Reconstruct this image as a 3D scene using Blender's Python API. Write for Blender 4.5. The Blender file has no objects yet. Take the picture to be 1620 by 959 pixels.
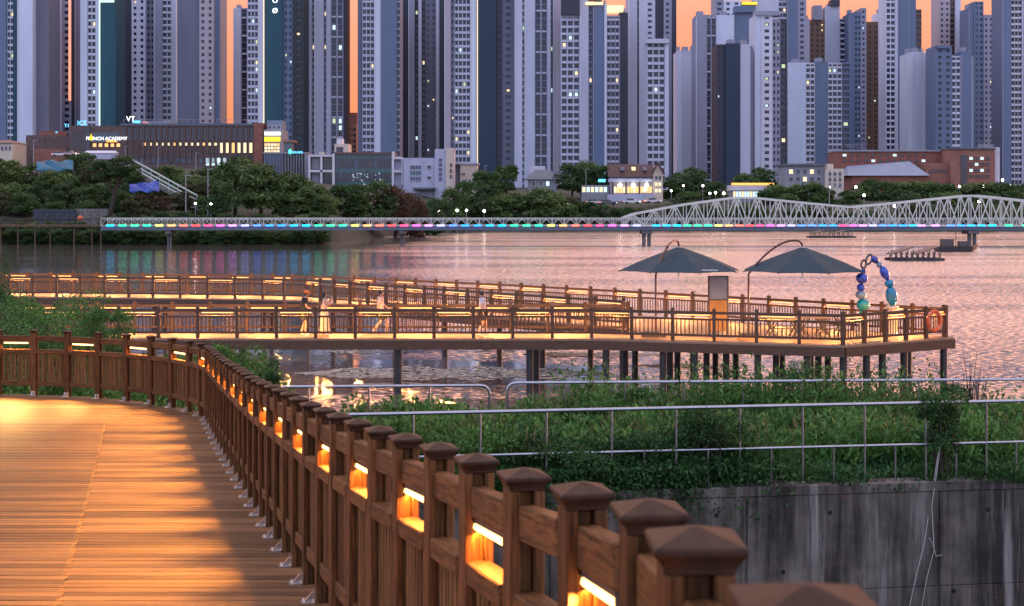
import bpy, bmesh, math, random
import numpy as np
from mathutils import Vector, Matrix
R = math.radians
rnd = random.Random(7)
sc = bpy.context.scene
col = sc.collection

# ---------------------------------------------------------------- camera
CAMZ, F = 7.1, 2250.0            # eye height above the lake, focal length in photo pixels
cam = bpy.data.cameras.new('camera')
cam_o = bpy.data.objects.new('camera', cam); col.objects.link(cam_o)
cam_o.location = (0, 0, CAMZ); cam_o.rotation_euler = (R(90), 0, 0)
cam.sensor_width = 36.0; cam.lens = 36.0 * F / 1620.0
cam.shift_y = -159.5 / 1620.0
cam.clip_start = 0.1; cam.clip_end = 6000
cam.dof.use_dof = True; cam.dof.focus_distance = 24.0; cam.dof.aperture_fstop = 9.0
sc.camera = cam_o

# ---------------------------------------------------------------- dusk sky, sun, exposure
SUN_AZ, SUN_EL = R(52), R(2.5)   # azimuth to the right of the view direction (+Y)
w = bpy.data.worlds.new('World'); sc.world = w; w.use_nodes = True
nt = w.node_tree; nt.nodes.clear()
N = nt.nodes.new; L = nt.links.new
out = N('ShaderNodeOutputWorld'); bg = N('ShaderNodeBackground'); bg.inputs[1].default_value = 1.0
tc = N('ShaderNodeTexCoord'); sep = N('ShaderNodeSeparateXYZ'); L(tc.outputs['Generated'], sep.inputs[0])
def ramp(stops):
    r = N('ShaderNodeValToRGB'); e = r.color_ramp.elements
    while len(e) < len(stops): e.new(0.5)
    for i, (p, c) in enumerate(stops): e[i].position = p; e[i].color = (*c, 1)
    return r
ra = ramp([(0, (1.0, .27, .12)), (.06, (1.0, .285, .13)), (.13, (1.05, .39, .24)), (.22, (1.5, .74, .52)), (.42, (1.5, .88, .68)), (.7, (1.25, .90, .88)), (1, (.95, .98, 1.35))])
rb = ramp([(0, (.90, .86, 1.1)), (.15, (.95, 1.0, 1.42)), (.35, (.90, 1.05, 1.65)), (1, (.95, .98, 1.35))])
L(sep.outputs[2], ra.inputs[0]); L(sep.outputs[2], rb.inputs[0])
dp = N('ShaderNodeVectorMath'); dp.operation = 'DOT_PRODUCT'
dp.inputs[1].default_value = (math.sin(SUN_AZ * .6), math.cos(SUN_AZ * .6), 0); L(tc.outputs['Generated'], dp.inputs[0])
mr = N('ShaderNodeMapRange'); mr.interpolation_type = 'SMOOTHSTEP'
mr.inputs[1].default_value = -.35; mr.inputs[2].default_value = .6; L(dp.outputs['Value'], mr.inputs[0])
mx = N('ShaderNodeMix'); mx.data_type = 'RGBA'
L(mr.outputs[0], mx.inputs[0]); L(rb.outputs[0], mx.inputs[6]); L(ra.outputs[0], mx.inputs[7])
sky = N('ShaderNodeTexSky'); sky.sky_type = 'NISHITA'; sky.sun_disc = False
sky.sun_elevation = SUN_EL; sky.sun_rotation = SUN_AZ
ad = N('ShaderNodeMix'); ad.data_type = 'RGBA'; ad.blend_type = 'ADD'; ad.inputs[0].default_value = .012
L(mx.outputs[2], ad.inputs[6]); L(sky.outputs[0], ad.inputs[7])
L(ad.outputs[2], bg.inputs[0]); L(bg.outputs[0], out.inputs[0])
sun = bpy.data.lights.new('sun', 'SUN'); sun.energy = 1.7; sun.angle = R(12); sun.color = (1.0, .48, .32)
sun_o = bpy.data.objects.new('sun', sun); col.objects.link(sun_o)
sd = Vector((math.sin(SUN_AZ) * math.cos(SUN_EL), math.cos(SUN_AZ) * math.cos(SUN_EL), math.sin(SUN_EL)))
sun_o.rotation_euler = sd.to_track_quat('Z', 'Y').to_euler(); sun_o.location = (60, 40, 60)
sc.view_settings.view_transform = 'Standard'; sc.view_settings.look = 'None'
sc.view_settings.exposure = 0.12; sc.view_settings.gamma = 1.0
sc.cycles.use_denoising = True
sc.cycles.max_bounces = 6; sc.cycles.diffuse_bounces = 2; sc.cycles.glossy_bounces = 3; sc.cycles.transmission_bounces = 3
sc.cycles.sample_clamp_indirect = 6.0; sc.cycles.caustics_reflective = False; sc.cycles.caustics_refractive = False

# ---------------------------------------------------------------- helpers
def W(px, py, Y):                # photo pixel at a depth -> point of the place
    return Vector(((px - 810) / F * Y, Y, CAMZ - (py - 320) / F * Y))
def X_(px, Y): return (px - 810) / F * Y
def Z_(py, Y): return CAMZ - (py - 320) / F * Y

def tag(o, label=None, cat=None, group=None, kind=None):
    if label: o['label'] = label
    if cat: o['category'] = cat
    if group: o['group'] = group
    if kind: o['kind'] = kind
    return o
def empty(name, loc, label=None, cat=None, group=None, rz=0):
    o = bpy.data.objects.new(name, None); col.objects.link(o); o.location = loc; o.rotation_euler = (0, 0, rz)
    o.empty_display_size = .3
    return tag(o, label, cat, group)
def link(name, me, parent=None, loc=None, rot=None):
    o = bpy.data.objects.new(name, me); col.objects.link(o)
    if parent: o.parent = parent
    if loc is not None: o.location = loc
    if rot is not None: o.rotation_euler = rot
    return o
def copy_tree(o, parent=None):
    c = o.copy(); col.objects.link(c); c.parent = parent
    for ch in o.children: copy_tree(ch, c)
    return c

class MB:                        # collects shapes, becomes one mesh
    def __init__(s): s.v = []; s.f = []
    def add(s, vs, fs):
        b = len(s.v); s.v += [tuple(p) for p in vs]; s.f += [tuple(b + i for i in f) for f in fs]; return s
    def box(s, x0, x1, y0, y1, z0, z1):
        return s.add([(x0,y0,z0),(x1,y0,z0),(x1,y1,z0),(x0,y1,z0),(x0,y0,z1),(x1,y0,z1),(x1,y1,z1),(x0,y1,z1)],
                     [(0,3,2,1),(4,5,6,7),(0,1,5,4),(1,2,6,5),(2,3,7,6),(3,0,4,7)])
    def quad(s, a, b, c, d): return s.add([a, b, c, d], [(0,1,2,3)])
    def bar(s, a, b, w, h=None, up=(0,0,1)):   # square bar between two points
        a, b = Vector(a), Vector(b); h = h or w; d = b - a
        if d.length < 1e-6: return s
        d.normalize(); u = Vector(up)
        if abs(d.dot(u)) > .98: u = Vector((1,0,0))
        r = d.cross(u).normalized() * (w/2); t = r.cross(d).normalized() * (h/2)
        return s.add([a-r-t, a+r-t, a+r+t, a-r+t, b-r-t, b+r-t, b+r+t, b-r+t],
                     [(0,1,2,3),(4,7,6,5),(0,4,5,1),(1,5,6,2),(2,6,7,3),(3,7,4,0)])
    def tube(s, pts, r, n=8, cap=True):
        pts = [Vector(p) for p in pts]; rr = r if isinstance(r, (list, tuple)) else [r]*len(pts)
        b = len(s.v); pr = None
        for i, p in enumerate(pts):
            d = (pts[min(i+1, len(pts)-1)] - pts[max(i-1, 0)]).normalized()
            if pr is None: pr = d.orthogonal().normalized()
            pr = (pr - d*pr.dot(d)).normalized(); q = d.cross(pr)
            for k in range(n):
                a = 2*math.pi*k/n; s.v.append(tuple(p + (pr*math.cos(a) + q*math.sin(a))*rr[i]))
        for i in range(len(pts)-1):
            for k in range(n):
                k2 = (k+1) % n; s.f.append((b+i*n+k, b+i*n+k2, b+(i+1)*n+k2, b+(i+1)*n+k))
        if cap:
            s.f.append(tuple(b+k for k in range(n))[::-1]); e = b+(len(pts)-1)*n; s.f.append(tuple(e+k for k in range(n)))
        return s
    def lathe(s, prof, c=(0,0,0), n=12, a0=0):  # profile of (radius, z)
        b = len(s.v)
        for (r, z) in prof:
            for k in range(n):
                a = 2*math.pi*k/n + a0; s.v.append((c[0]+r*math.cos(a), c[1]+r*math.sin(a), c[2]+z))
        for i in range(len(prof)-1):
            for k in range(n):
                k2 = (k+1) % n; s.f.append((b+i*n+k, b+i*n+k2, b+(i+1)*n+k2, b+(i+1)*n+k))
        s.f.append(tuple(b+k for k in range(n))[::-1]); e = b+(len(prof)-1)*n; s.f.append(tuple(e+k for k in range(n)))
        return s
    def prism(s, poly, z0, z1):
        n = len(poly)
        return s.add([(x,y,z0) for x,y in poly] + [(x,y,z1) for x,y in poly],
                     [tuple(range(n))[::-1], tuple(range(n,2*n))] + [(i,(i+1)%n,n+(i+1)%n,n+i) for i in range(n)])
    def mesh(s, name, mat, o=(0,0,0), smooth=False, bevel=0):
        me = bpy.data.meshes.new(name)
        me.from_pydata([(v[0]-o[0], v[1]-o[1], v[2]-o[2]) for v in s.v], [], s.f)
        if mat: me.materials.append(mat)
        if bevel or True:
            bm = bmesh.new(); bm.from_mesh(me); bmesh.ops.recalc_face_normals(bm, faces=bm.faces)
            if bevel:
                ed = [e for e in bm.edges if len(e.link_faces) == 2 and e.calc_face_angle(0) > .6]
                bmesh.ops.bevel(bm, geom=ed, offset=bevel, segments=1, affect='EDGES', clamp_overlap=True)
            bm.to_mesh(me); bm.free()
        if smooth:
            me.polygons.foreach_set('use_smooth', [True]*len(me.polygons))
            try: me.set_sharp_from_angle(angle=R(40))
            except Exception: pass
        me.update(); return me
    def build(s, name, mat, parent=None, o=None, smooth=False, bevel=0):
        if o is None: o = tuple(parent.location) if parent else (0,0,0)
        ob = link(name, s.mesh(name, mat, o, smooth, bevel), parent)
        if not parent: ob.location = o
        return ob

# ---------------------------------------------------------------- procedural materials
M = {}
def pm(name, base, rough=.6, metal=0, ns=None, amt=.25, bump=0, stretch=(1,1,1), rand=0, spec=.5, c2=None, emit=None, es=0, coat=0, dist=.02, island=0, glob=False):
    m = bpy.data.materials.new(name); m.use_nodes = True; t = m.node_tree; b = t.nodes['Principled BSDF']
    b.inputs['Base Color'].default_value = (*base, 1); b.inputs['Roughness'].default_value = rough
    b.inputs['Metallic'].default_value = metal; b.inputs['Specular IOR Level'].default_value = spec
    if coat: b.inputs['Coat Weight'].default_value = coat
    if emit: b.inputs['Emission Color'].default_value = (*emit, 1); b.inputs['Emission Strength'].default_value = es
    if ns:
        n = t.nodes.new; l = t.links.new
        c = n('ShaderNodeTexCoord'); oi = n('ShaderNodeObjectInfo'); ma = n('ShaderNodeMath'); ma.operation = 'MULTIPLY'; ma.inputs[1].default_value = 37.0
        l(oi.outputs['Random'], ma.inputs[0])
        va = n('ShaderNodeVectorMath'); va.operation = 'ADD'
        if glob:
            g = n('ShaderNodeNewGeometry'); l(g.outputs['Position'], va.inputs[0])
        else:
            l(c.outputs['Object'], va.inputs[0]); l(ma.outputs[0], va.inputs[1])
        mp = n('ShaderNodeMapping'); mp.inputs['Scale'].default_value = stretch; l(va.outputs[0], mp.inputs[0])
        no = n('ShaderNodeTexNoise'); no.inputs['Scale'].default_value = ns; no.inputs['Detail'].default_value = 6; no.inputs['Roughness'].default_value = .62
        l(mp.outputs[0], no.inputs[0])
        rg = n('ShaderNodeMapRange'); rg.inputs[1].default_value = .28; rg.inputs[2].default_value = .72; l(no.outputs[0], rg.inputs[0])
        mi = n('ShaderNodeMix'); mi.data_type = 'RGBA'
        lo = tuple(x*(1-amt) for x in base); hi = c2 or tuple(min(1, x*(1+amt)) for x in base)
        mi.inputs[6].default_value = (*lo, 1); mi.inputs[7].default_value = (*hi, 1); l(rg.outputs[0], mi.inputs[0])
        last = mi.outputs[2]
        if rand or island:
            hv = n('ShaderNodeHueSaturation')
            mr2 = n('ShaderNodeMapRange'); k = rand or island; mr2.inputs[3].default_value = 1-k; mr2.inputs[4].default_value = 1+k
            if island:
                g2 = n('ShaderNodeNewGeometry'); l(g2.outputs['Random Per Island'], mr2.inputs[0])
            else: l(oi.outputs['Random'], mr2.inputs[0])
            l(mr2.outputs[0], hv.inputs['Value']); l(last, hv.inputs['Color']); last = hv.outputs[0]
        l(last, b.inputs['Base Color'])
        if bump:
            bp = n('ShaderNodeBump'); bp.inputs['Strength'].default_value = bump; bp.inputs['Distance'].default_value = dist
            l(no.outputs[0], bp.inputs['Height']); l(bp.outputs[0], b.inputs['Normal'])
    M[name] = m; return m
pm('wood_x', (.130,.058,.021), .6, spec=.12, ns=9, amt=.75, bump=.35, stretch=(.6,9,9), rand=.18, dist=.006)
pm('wood_z', (.115,.050,.018), .6, spec=.12, ns=9, amt=.75, bump=.35, stretch=(9,9,.6), rand=.2, dist=.006)
pm('wood_slat', (.13,.066,.026), .6, spec=.12, ns=9, amt=.5, bump=.35, stretch=(9,9,.6), rand=.3, dist=.006)
pm('wood_dark', (.07,.04,.025), .65, ns=3, amt=.4, stretch=(1,8,8), rand=.2)
pm('plank', (.14,.072,.030), .6, spec=.15, ns=7, amt=.5, bump=.3, stretch=(.35,9,9), rand=.42, dist=.006)
pm('pier_wood', (.088,.040,.017), .6, ns=3, amt=.35, stretch=(1,4,4), rand=.15)
pm('deck_far', (.32,.18,.10), .6, ns=2, amt=.25, stretch=(8,.4,1))
pm('pile', (.016,.014,.014), .5, ns=1.5, amt=.5, stretch=(2,2,1), rand=.2)
pm('led', (1,.6,.25), .4, emit=(1.0,.52,.17), es=4.5)
pm('led_pier', (1,.6,.25), .4, emit=(1.0,.47,.13), es=1.7)
pm('steel', (.40,.40,.43), .34, metal=1.0, ns=12, amt=.15)
pm('bracket', (.6,.55,.5), .3, metal=.9)
pm('pole_grey', (.30,.30,.32), .5, metal=.4)
pm('iron', (.09,.075,.07), .45, metal=.5, ns=6, amt=.3)
pm('post_cap', (.045,.023,.014), .45, ns=20, amt=.4, spec=.12)
pm('brown_pole', (.10,.04,.025), .35, metal=.3)

# ---------------------------------------------------------------- ground, lake, terrain
def sstep(a, b, x):
    t = min(1, max(0, (x-a)/(b-a))); return t*t*(3-2*t)
def lerp_tab(tab, x):
    if x <= tab[0][0]: return tab[0][1]
    for (a, va), (b, vb) in zip(tab, tab[1:]):
        if x <= b: return va + (vb-va)*(x-a)/(b-a)
    return tab[-1][1]
DROP = [(-3,1.05),(0,1.38),(1.34,1.55),(1.99,1.655),(3.94,1.945),(6.53,2.236),(9.12,2.487),(13.7,2.88),(19,3.26),(23.0,3.49),(25,3.53),(60,3.53)]
def deck_z(Y): return CAMZ - (lerp_tab(DROP, Y-.35)+lerp_tab(DROP, Y)+lerp_tab(DROP, Y+.35))/3
RAILX = [(-2.5,.25),(0,.27),(.7,.272),(1.34,.27),(1.99,.262),(2.64,.266),(3.29,.193),(3.94,.06),(4.58,-.085),(5.23,-.235),(5.88,-.405),(6.53,-.58),(22.4,-4.773)]
ARC_R, ARC_S, ARC_A = 5.0, (-4.773, 22.4), math.atan(.2642)
def rail_path():                      # centre line of the near railing, from the camera to the far left
    pts = [(lerp_tab(RAILX, y), y) for y in np.arange(-.6, 22.4, .05)]
    for a in np.linspace(ARC_A, math.pi/2, 60):
        pts.append((ARC_S[0] - ARC_R*(math.cos(ARC_A)-math.cos(a)), ARC_S[1] + ARC_R*(math.sin(a)-math.sin(ARC_A))))
    x, y = pts[-1]
    pts += [(x-.05*i, y) for i in range(1, 50)]
    return pts
PATH = rail_path()
ARC_Y = PATH[-1][1]
def edge_x(Y):                        # x of the railing line at a depth
    best = -30
    if Y <= 22.4: return lerp_tab(RAILX, Y)
    if Y >= ARC_Y: return -30
    for (a, b), (c, d) in zip(PATH, PATH[1:]):
        if b <= Y <= d and d > b: best = a + (c-a)*(Y-b)/(d-b)
    return best

def grid_mesh(name, xs, ys, fz, mat, kind='structure'):
    mb = MB(); nx = len(xs)
    mb.v = [(x, y, fz(x, y)) for y in ys for x in xs]
    mb.f = [(j*nx+i, j*nx+i+1, (j+1)*nx+i+1, (j+1)*nx+i) for j in range(len(ys)-1) for i in range(nx-1)]
    o = mb.build(name, mat, smooth=True); tag(o, kind=kind); return o

def near_ground(x, y):
    n = .12*math.sin(x*1.7+y*.6)+.1*math.sin(x*.6-y*1.9)
    left = deck_z(y) - .75 if y < 27 else 3.0 + .15*math.sin(x*.9)
    left -= 3.8*sstep(34, 45, y)
    right = .35 - 1.6*sstep(26, 33, y)
    ex = edge_x(y) if y < ARC_Y else -7.5
    t = sstep(ex+.25, ex+1.1, x) if y < 21.0 else sstep(-6.4, -4.6, x)
    return left*(1-t) + right*t + n*.5
def bank_z(x, y):                     # earth held up behind the retaining wall
    return 2.62 - .45*sstep(22, 30, y) - 3.4*sstep(30.4, 34.0, y) + .06*math.sin(x*1.7+y*.6)+.05*math.sin(x*.6-y*1.9)
m = pm('soil', (.055,.05,.032), .95, ns=1.6, amt=.6, bump=.5, dist=.05, c2=(.06,.085,.03), glob=True)
grid_mesh('ground', list(np.arange(-70,-12,4))+list(np.arange(-12,16,.4))+list(np.arange(16,80,4)), list(np.arange(-6,20,.8))+list(np.arange(20,46,.4))+[46,48], near_ground, m)

# lake: calm in the lee of the piers and the left shore, ruffled farther out
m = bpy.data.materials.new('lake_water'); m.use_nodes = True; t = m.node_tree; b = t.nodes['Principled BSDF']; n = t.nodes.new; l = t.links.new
b.inputs['Base Color'].default_value = (.92,.79,.71,1); b.inputs['IOR'].default_value = 1.33; b.inputs['Specular IOR Level'].default_value = .9; b.inputs['Metallic'].default_value = .9  # warm metallic tint puts extra peach into the mirrored sky
g = n('ShaderNodeNewGeometry'); sp = n('ShaderNodeSeparateXYZ'); l(g.outputs['Position'], sp.inputs[0])
def mrange(a, b_, lo=0, hi=1, src=None, sm=True):
    r = n('ShaderNodeMapRange'); r.inputs[1].default_value = a; r.inputs[2].default_value = b_; r.inputs[3].default_value = lo; r.inputs[4].default_value = hi
    if sm: r.interpolation_type = 'SMOOTHSTEP'
    if src: l(src, r.inputs[0])
    return r.outputs[0]
def mth(op, a, b_):
    q = n('ShaderNodeMath'); q.operation = op
    for i, v in enumerate((a, b_)):
        if isinstance(v, (int, float)): q.inputs[i].default_value = v
        else: l(v, q.inputs[i])
    return q.outputs[0]
def nz(scale, st, detail=3):
    mp = n('ShaderNodeMapping'); mp.inputs['Scale'].default_value = st; l(g.outputs['Position'], mp.inputs[0])
    q = n('ShaderNodeTexNoise'); q.inputs['Scale'].default_value = scale; q.inputs['Detail'].default_value = detail; l(mp.outputs[0], q.inputs[0]); return q.outputs[0]
# wind exposure
ratio = mth('DIVIDE', sp.outputs[0], sp.outputs[1])             # how far to the left of the open water
big = nz(.02, (1, 1.6, 1), 4)
expo_far = mrange(60, 84, src=sp.outputs[1])
lee = mrange(-.135, -.03, src=mth('ADD', ratio, mth('MULTIPLY', mth('SUBTRACT', big, .5), .12)))
lee2 = mth('MAXIMUM', mrange(.02, .13, src=ratio), 0)
patch = mrange(.49, .55, src=nz(.06, (.7, 2.4, 1), 4))
wind = mth('MULTIPLY', expo_far, mth('MAXIMUM', lee, .15))
near_w = mth('MULTIPLY', mth('SUBTRACT', 1.0, expo_far), mth('MAXIMUM', mth('MULTIPLY', patch, .42), mth('MULTIPLY', lee2, .55)))
gust = mrange(.36, .62, .62, 1.1, src=nz(.035, (.45, 2.6, 1), 4))
wind = mth('MAXIMUM', mth('MULTIPLY', mth('ADD', wind, near_w), gust), .085)
def wave(axis_off):
    mp = n('ShaderNodeMapping'); mp.inputs['Scale'].default_value = (.45, 1, 1); mp.inputs['Location'].default_value = (axis_off, axis_off*.7, 0); l(g.outputs['Position'], mp.inputs[0])
    q = n('ShaderNodeTexNoise'); q.inputs['Scale'].default_value = 5.5; q.inputs['Detail'].default_value = 4; q.inputs['Roughness'].default_value = .62; l(mp.outputs[0], q.inputs[0])
    return mth('SUBTRACT', q.outputs[0], .5)
slope = mth('MULTIPLY', wind, mrange(60, 200, 1.7, 2.7, src=sp.outputs[1]))
cb = n('ShaderNodeCombineXYZ'); l(mth('MULTIPLY', mth('MULTIPLY', wave(3.0), slope), .6), cb.inputs[0]); l(mth('MULTIPLY', wave(51.0), slope), cb.inputs[1]); cb.inputs[2].default_value = 1.0
nm_ = n('ShaderNodeVectorMath'); nm_.operation = 'NORMALIZE'; l(cb.outputs[0], nm_.inputs[0]); l(nm_.outputs[0], b.inputs['Normal'])
l(mrange(0, 1, .02, .2, src=wind, sm=False), b.inputs['Roughness'])
M['water'] = m
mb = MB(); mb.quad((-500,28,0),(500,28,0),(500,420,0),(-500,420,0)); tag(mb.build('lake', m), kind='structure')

def shore_y(px): return 243 + 102*sstep(500, 720, px)
HL = [(-30,-3),(0,-.1),(2,.9),(8,2.6),(14,3.8),(26,5.6),(60,9.6),(110,14.4),(190,17.4),(400,22),(1200,28)]
HM = [(-30,-3),(0,-.1),(2,.8),(10,3.2),(40,6.2),(75,9.4),(150,11.5),(400,15),(1200,24)]
HR = [(-30,-3),(0,-.1),(2,.8),(8,3.4),(26,6.6),(60,7.8),(110,10.2),(300,13),(1200,24)]
def terr(x, y):
    px = 810 + x/max(y,1)*F; d = y - shore_y(px)
    a, bb, c = lerp_tab(HL, d), lerp_tab(HM, d), lerp_tab(HR, d)
    wl = 1-sstep(330, 560, px); wr = sstep(820, 1050, px)
    h = a*wl + (1-wl)*(bb*(1-wr) + c*wr)
    return h + (.25*math.sin(x*.21+y*.13)+.2*math.sin(x*.37-y*.29))*min(1, max(0, d/8))
m = pm('far_land', (.035,.05,.024), .95, ns=.09, amt=.5, c2=(.058,.058,.034), glob=True, bump=.4, dist=.5)
def terr_grid():
    us = np.linspace(-.62, .62, 150); ys = list(np.arange(215, 420, 3.0)) + list(np.arange(420, 700, 14)) + [760, 850, 1000, 1250, 1600]
    mb = MB(); nx = len(us)
    mb.v = [(u*y, y, terr(u*y, y)) for y in ys for u in us]
    mb.f = [(j*nx+i, j*nx+i+1, (j+1)*nx+i+1, (j+1)*nx+i) for j in range(len(ys)-1) for i in range(nx-1)]
    return mb
tag(terr_grid().build('far_shore_terrain', m, smooth=True), kind='structure')

# ---------------------------------------------------------------- near boardwalk
board = empty('boardwalk', (-4, 12, 3.4)); tag(board, kind='structure')
PW = .15
def plank_piece(x0, x1, y, name='plank', par=board):
    mb = MB(); h = PW/2-.0075; za, zb = deck_z(y-h), deck_z(y+h); j = rnd.uniform(-.0015,.0015)
    xa0, xa1 = (x0, x0) if not callable(x0) else (x0(y-h), x0(y+h)); xb0, xb1 = (x1, x1) if not callable(x1) else (x1(y-h), x1(y+h))
    v = [(xa0,y-h,za-.03),(xb0,y-h,za-.03),(xb1,y+h,zb-.03),(xa1,y+h,zb-.03),(xa0,y-h,za+j),(xb0,y-h,za+j),(xb1,y+h,zb+j),(xa1,y+h,zb+j)]
    mb.add(v, [(0,3,2,1),(4,5,6,7),(0,1,5,4),(1,2,6,5),(2,3,7,6),(3,0,4,7)]); return mb
near = MB(); k = 0
for i in range(int((26.25+2.2)/PW)):
    y = -2.2 + PW*(i+.5)
    ex = (lambda yy: edge_x(yy)+.09) if y < 22.1 else (lambda yy: edge_x(min(yy, ARC_Y-.03))+.12)
    lx = (edge_x(y)-3.2) if y < 18.8 else -15.0
    jx = edge_x(min(y,22)) - 1.62
    if y > 23.6: jx = max(jx, -7.6)
    k += 1
    if y < 5.2:
        near.add(*[(p.v, p.f) for p in [plank_piece(lx, ex, y)]][0]); continue
    if ex(y) - jx > .5: plank_piece(jx+.003, ex, y).build('plank', M['plank'], board, bevel=.003)
    plank_piece(lx, min(jx-.003, ex(y)), y).build('plank', M['plank'], board, bevel=.003)
tag(near.build('plank_row', M['plank'], board), kind='stuff')
mb = MB()                              # bearers and edge beam under the planks
for off in (.0, -.8, -1.6, -2.4, -3.1):
    ps = [(edge_x(y)+off, y, deck_z(y)-.12) for y in np.arange(-2, 22.3, 1.2)]
    for a, b_ in zip(ps, ps[1:]): mb.bar(a, b_, .08, .17)
arcp = [(x, y, deck_z(y)-.12) for x, y in PATH if y >= 22.2]
for a, b_ in zip(arcp[::8], arcp[8::8]): mb.bar(a, b_, .08, .17)
mb.build('bearer_frame', M['wood_dark'], board)
mb = MB()
for y in np.arange(-1, 22, 2.4):
    for off in (-.15, -2.9): mb.box(edge_x(y)+off-.07, edge_x(y)+off+.07, y-.07, y+.07, near_ground(edge_x(y)+off,y)-.6, deck_z(y)-.2)
mb.build('support_posts', M['wood_dark'], board)

# ---------------------------------------------------------------- railings
def post_mesh(name, zoff=0):
    mb = MB(); a = .050
    mb.box(-a, a, -a, -.021, -.02, 1.14); mb.box(-a, a, .021, a, -.02, 1.14); mb.box(-.02, .02, -.0205, .0205, -.02, 1.135)
    return mb.mesh(name, M['wood_z'], bevel=.004)
def cap_mesh(name):
    mb = MB(); q = math.sqrt(2)
    mb.lathe([(.0505*q,0),(.0515*q,.008),(.056*q,.018),(.0635*q,.027),(.066*q,.030),(.066*q,.038),(.0625*q,.0405),(.006*q,.058)], n=4, a0=math.pi/4)
    return mb.mesh(name, M['post_cap'], bevel=.0015)
POST, CAP = post_mesh('post'), cap_mesh('cap')
PPOST = MB().box(-.06,.06,-.06,.06,-.05,1.13).box(-.07,.07,-.07,.07,1.13,1.17).lathe([(.095,1.17),(.06,1.19),(.01,1.21)], n=4, a0=math.pi/4).mesh('post', M['pier_wood'])
FOOT = MB().box(-.045,.045,.051,.061,0,.08).box(-.045,.045,.051,.14,0,.012).add([(-.006,.066,.012),(.006,.066,.012),(.006,.066,.07),(-.006,.066,.07),(-.006,.12,.012),(.006,.12,.012)],[(0,1,2,3),(0,3,4),(1,5,2),(3,2,5,4),(0,4,5,1)]).lathe([(.012,.012),(.012,.02),(.006,.024)], c=(.03,.115,0), n=6).lathe([(.012,.012),(.012,.02),(.006,.024)], c=(-.03,.115,0), n=6).mesh('foot_bracket', M['bracket'])
CACHE = {}
def cached(key, fn):
    if key not in CACHE: CACHE[key] = fn()
    return CACHE[key]
def area_lamp(parent, loc, rot, length, power, name='lamp_light', spread=150, colr=(1.0,.52,.16)):
    key = ('al', round(length,2), power, spread)
    def mk():
        d = bpy.data.lights.new(name, 'AREA'); d.shape = 'RECTANGLE'; d.size = length; d.size_y = .03 if length > .8 else .009; d.energy = power; d.color = colr; d.spread = R(spread)
        return d
    o = bpy.data.objects.new(name, cached(key, mk)); col.objects.link(o); o.parent = parent; o.location = loc; o.rotation_euler = rot; return o

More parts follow.
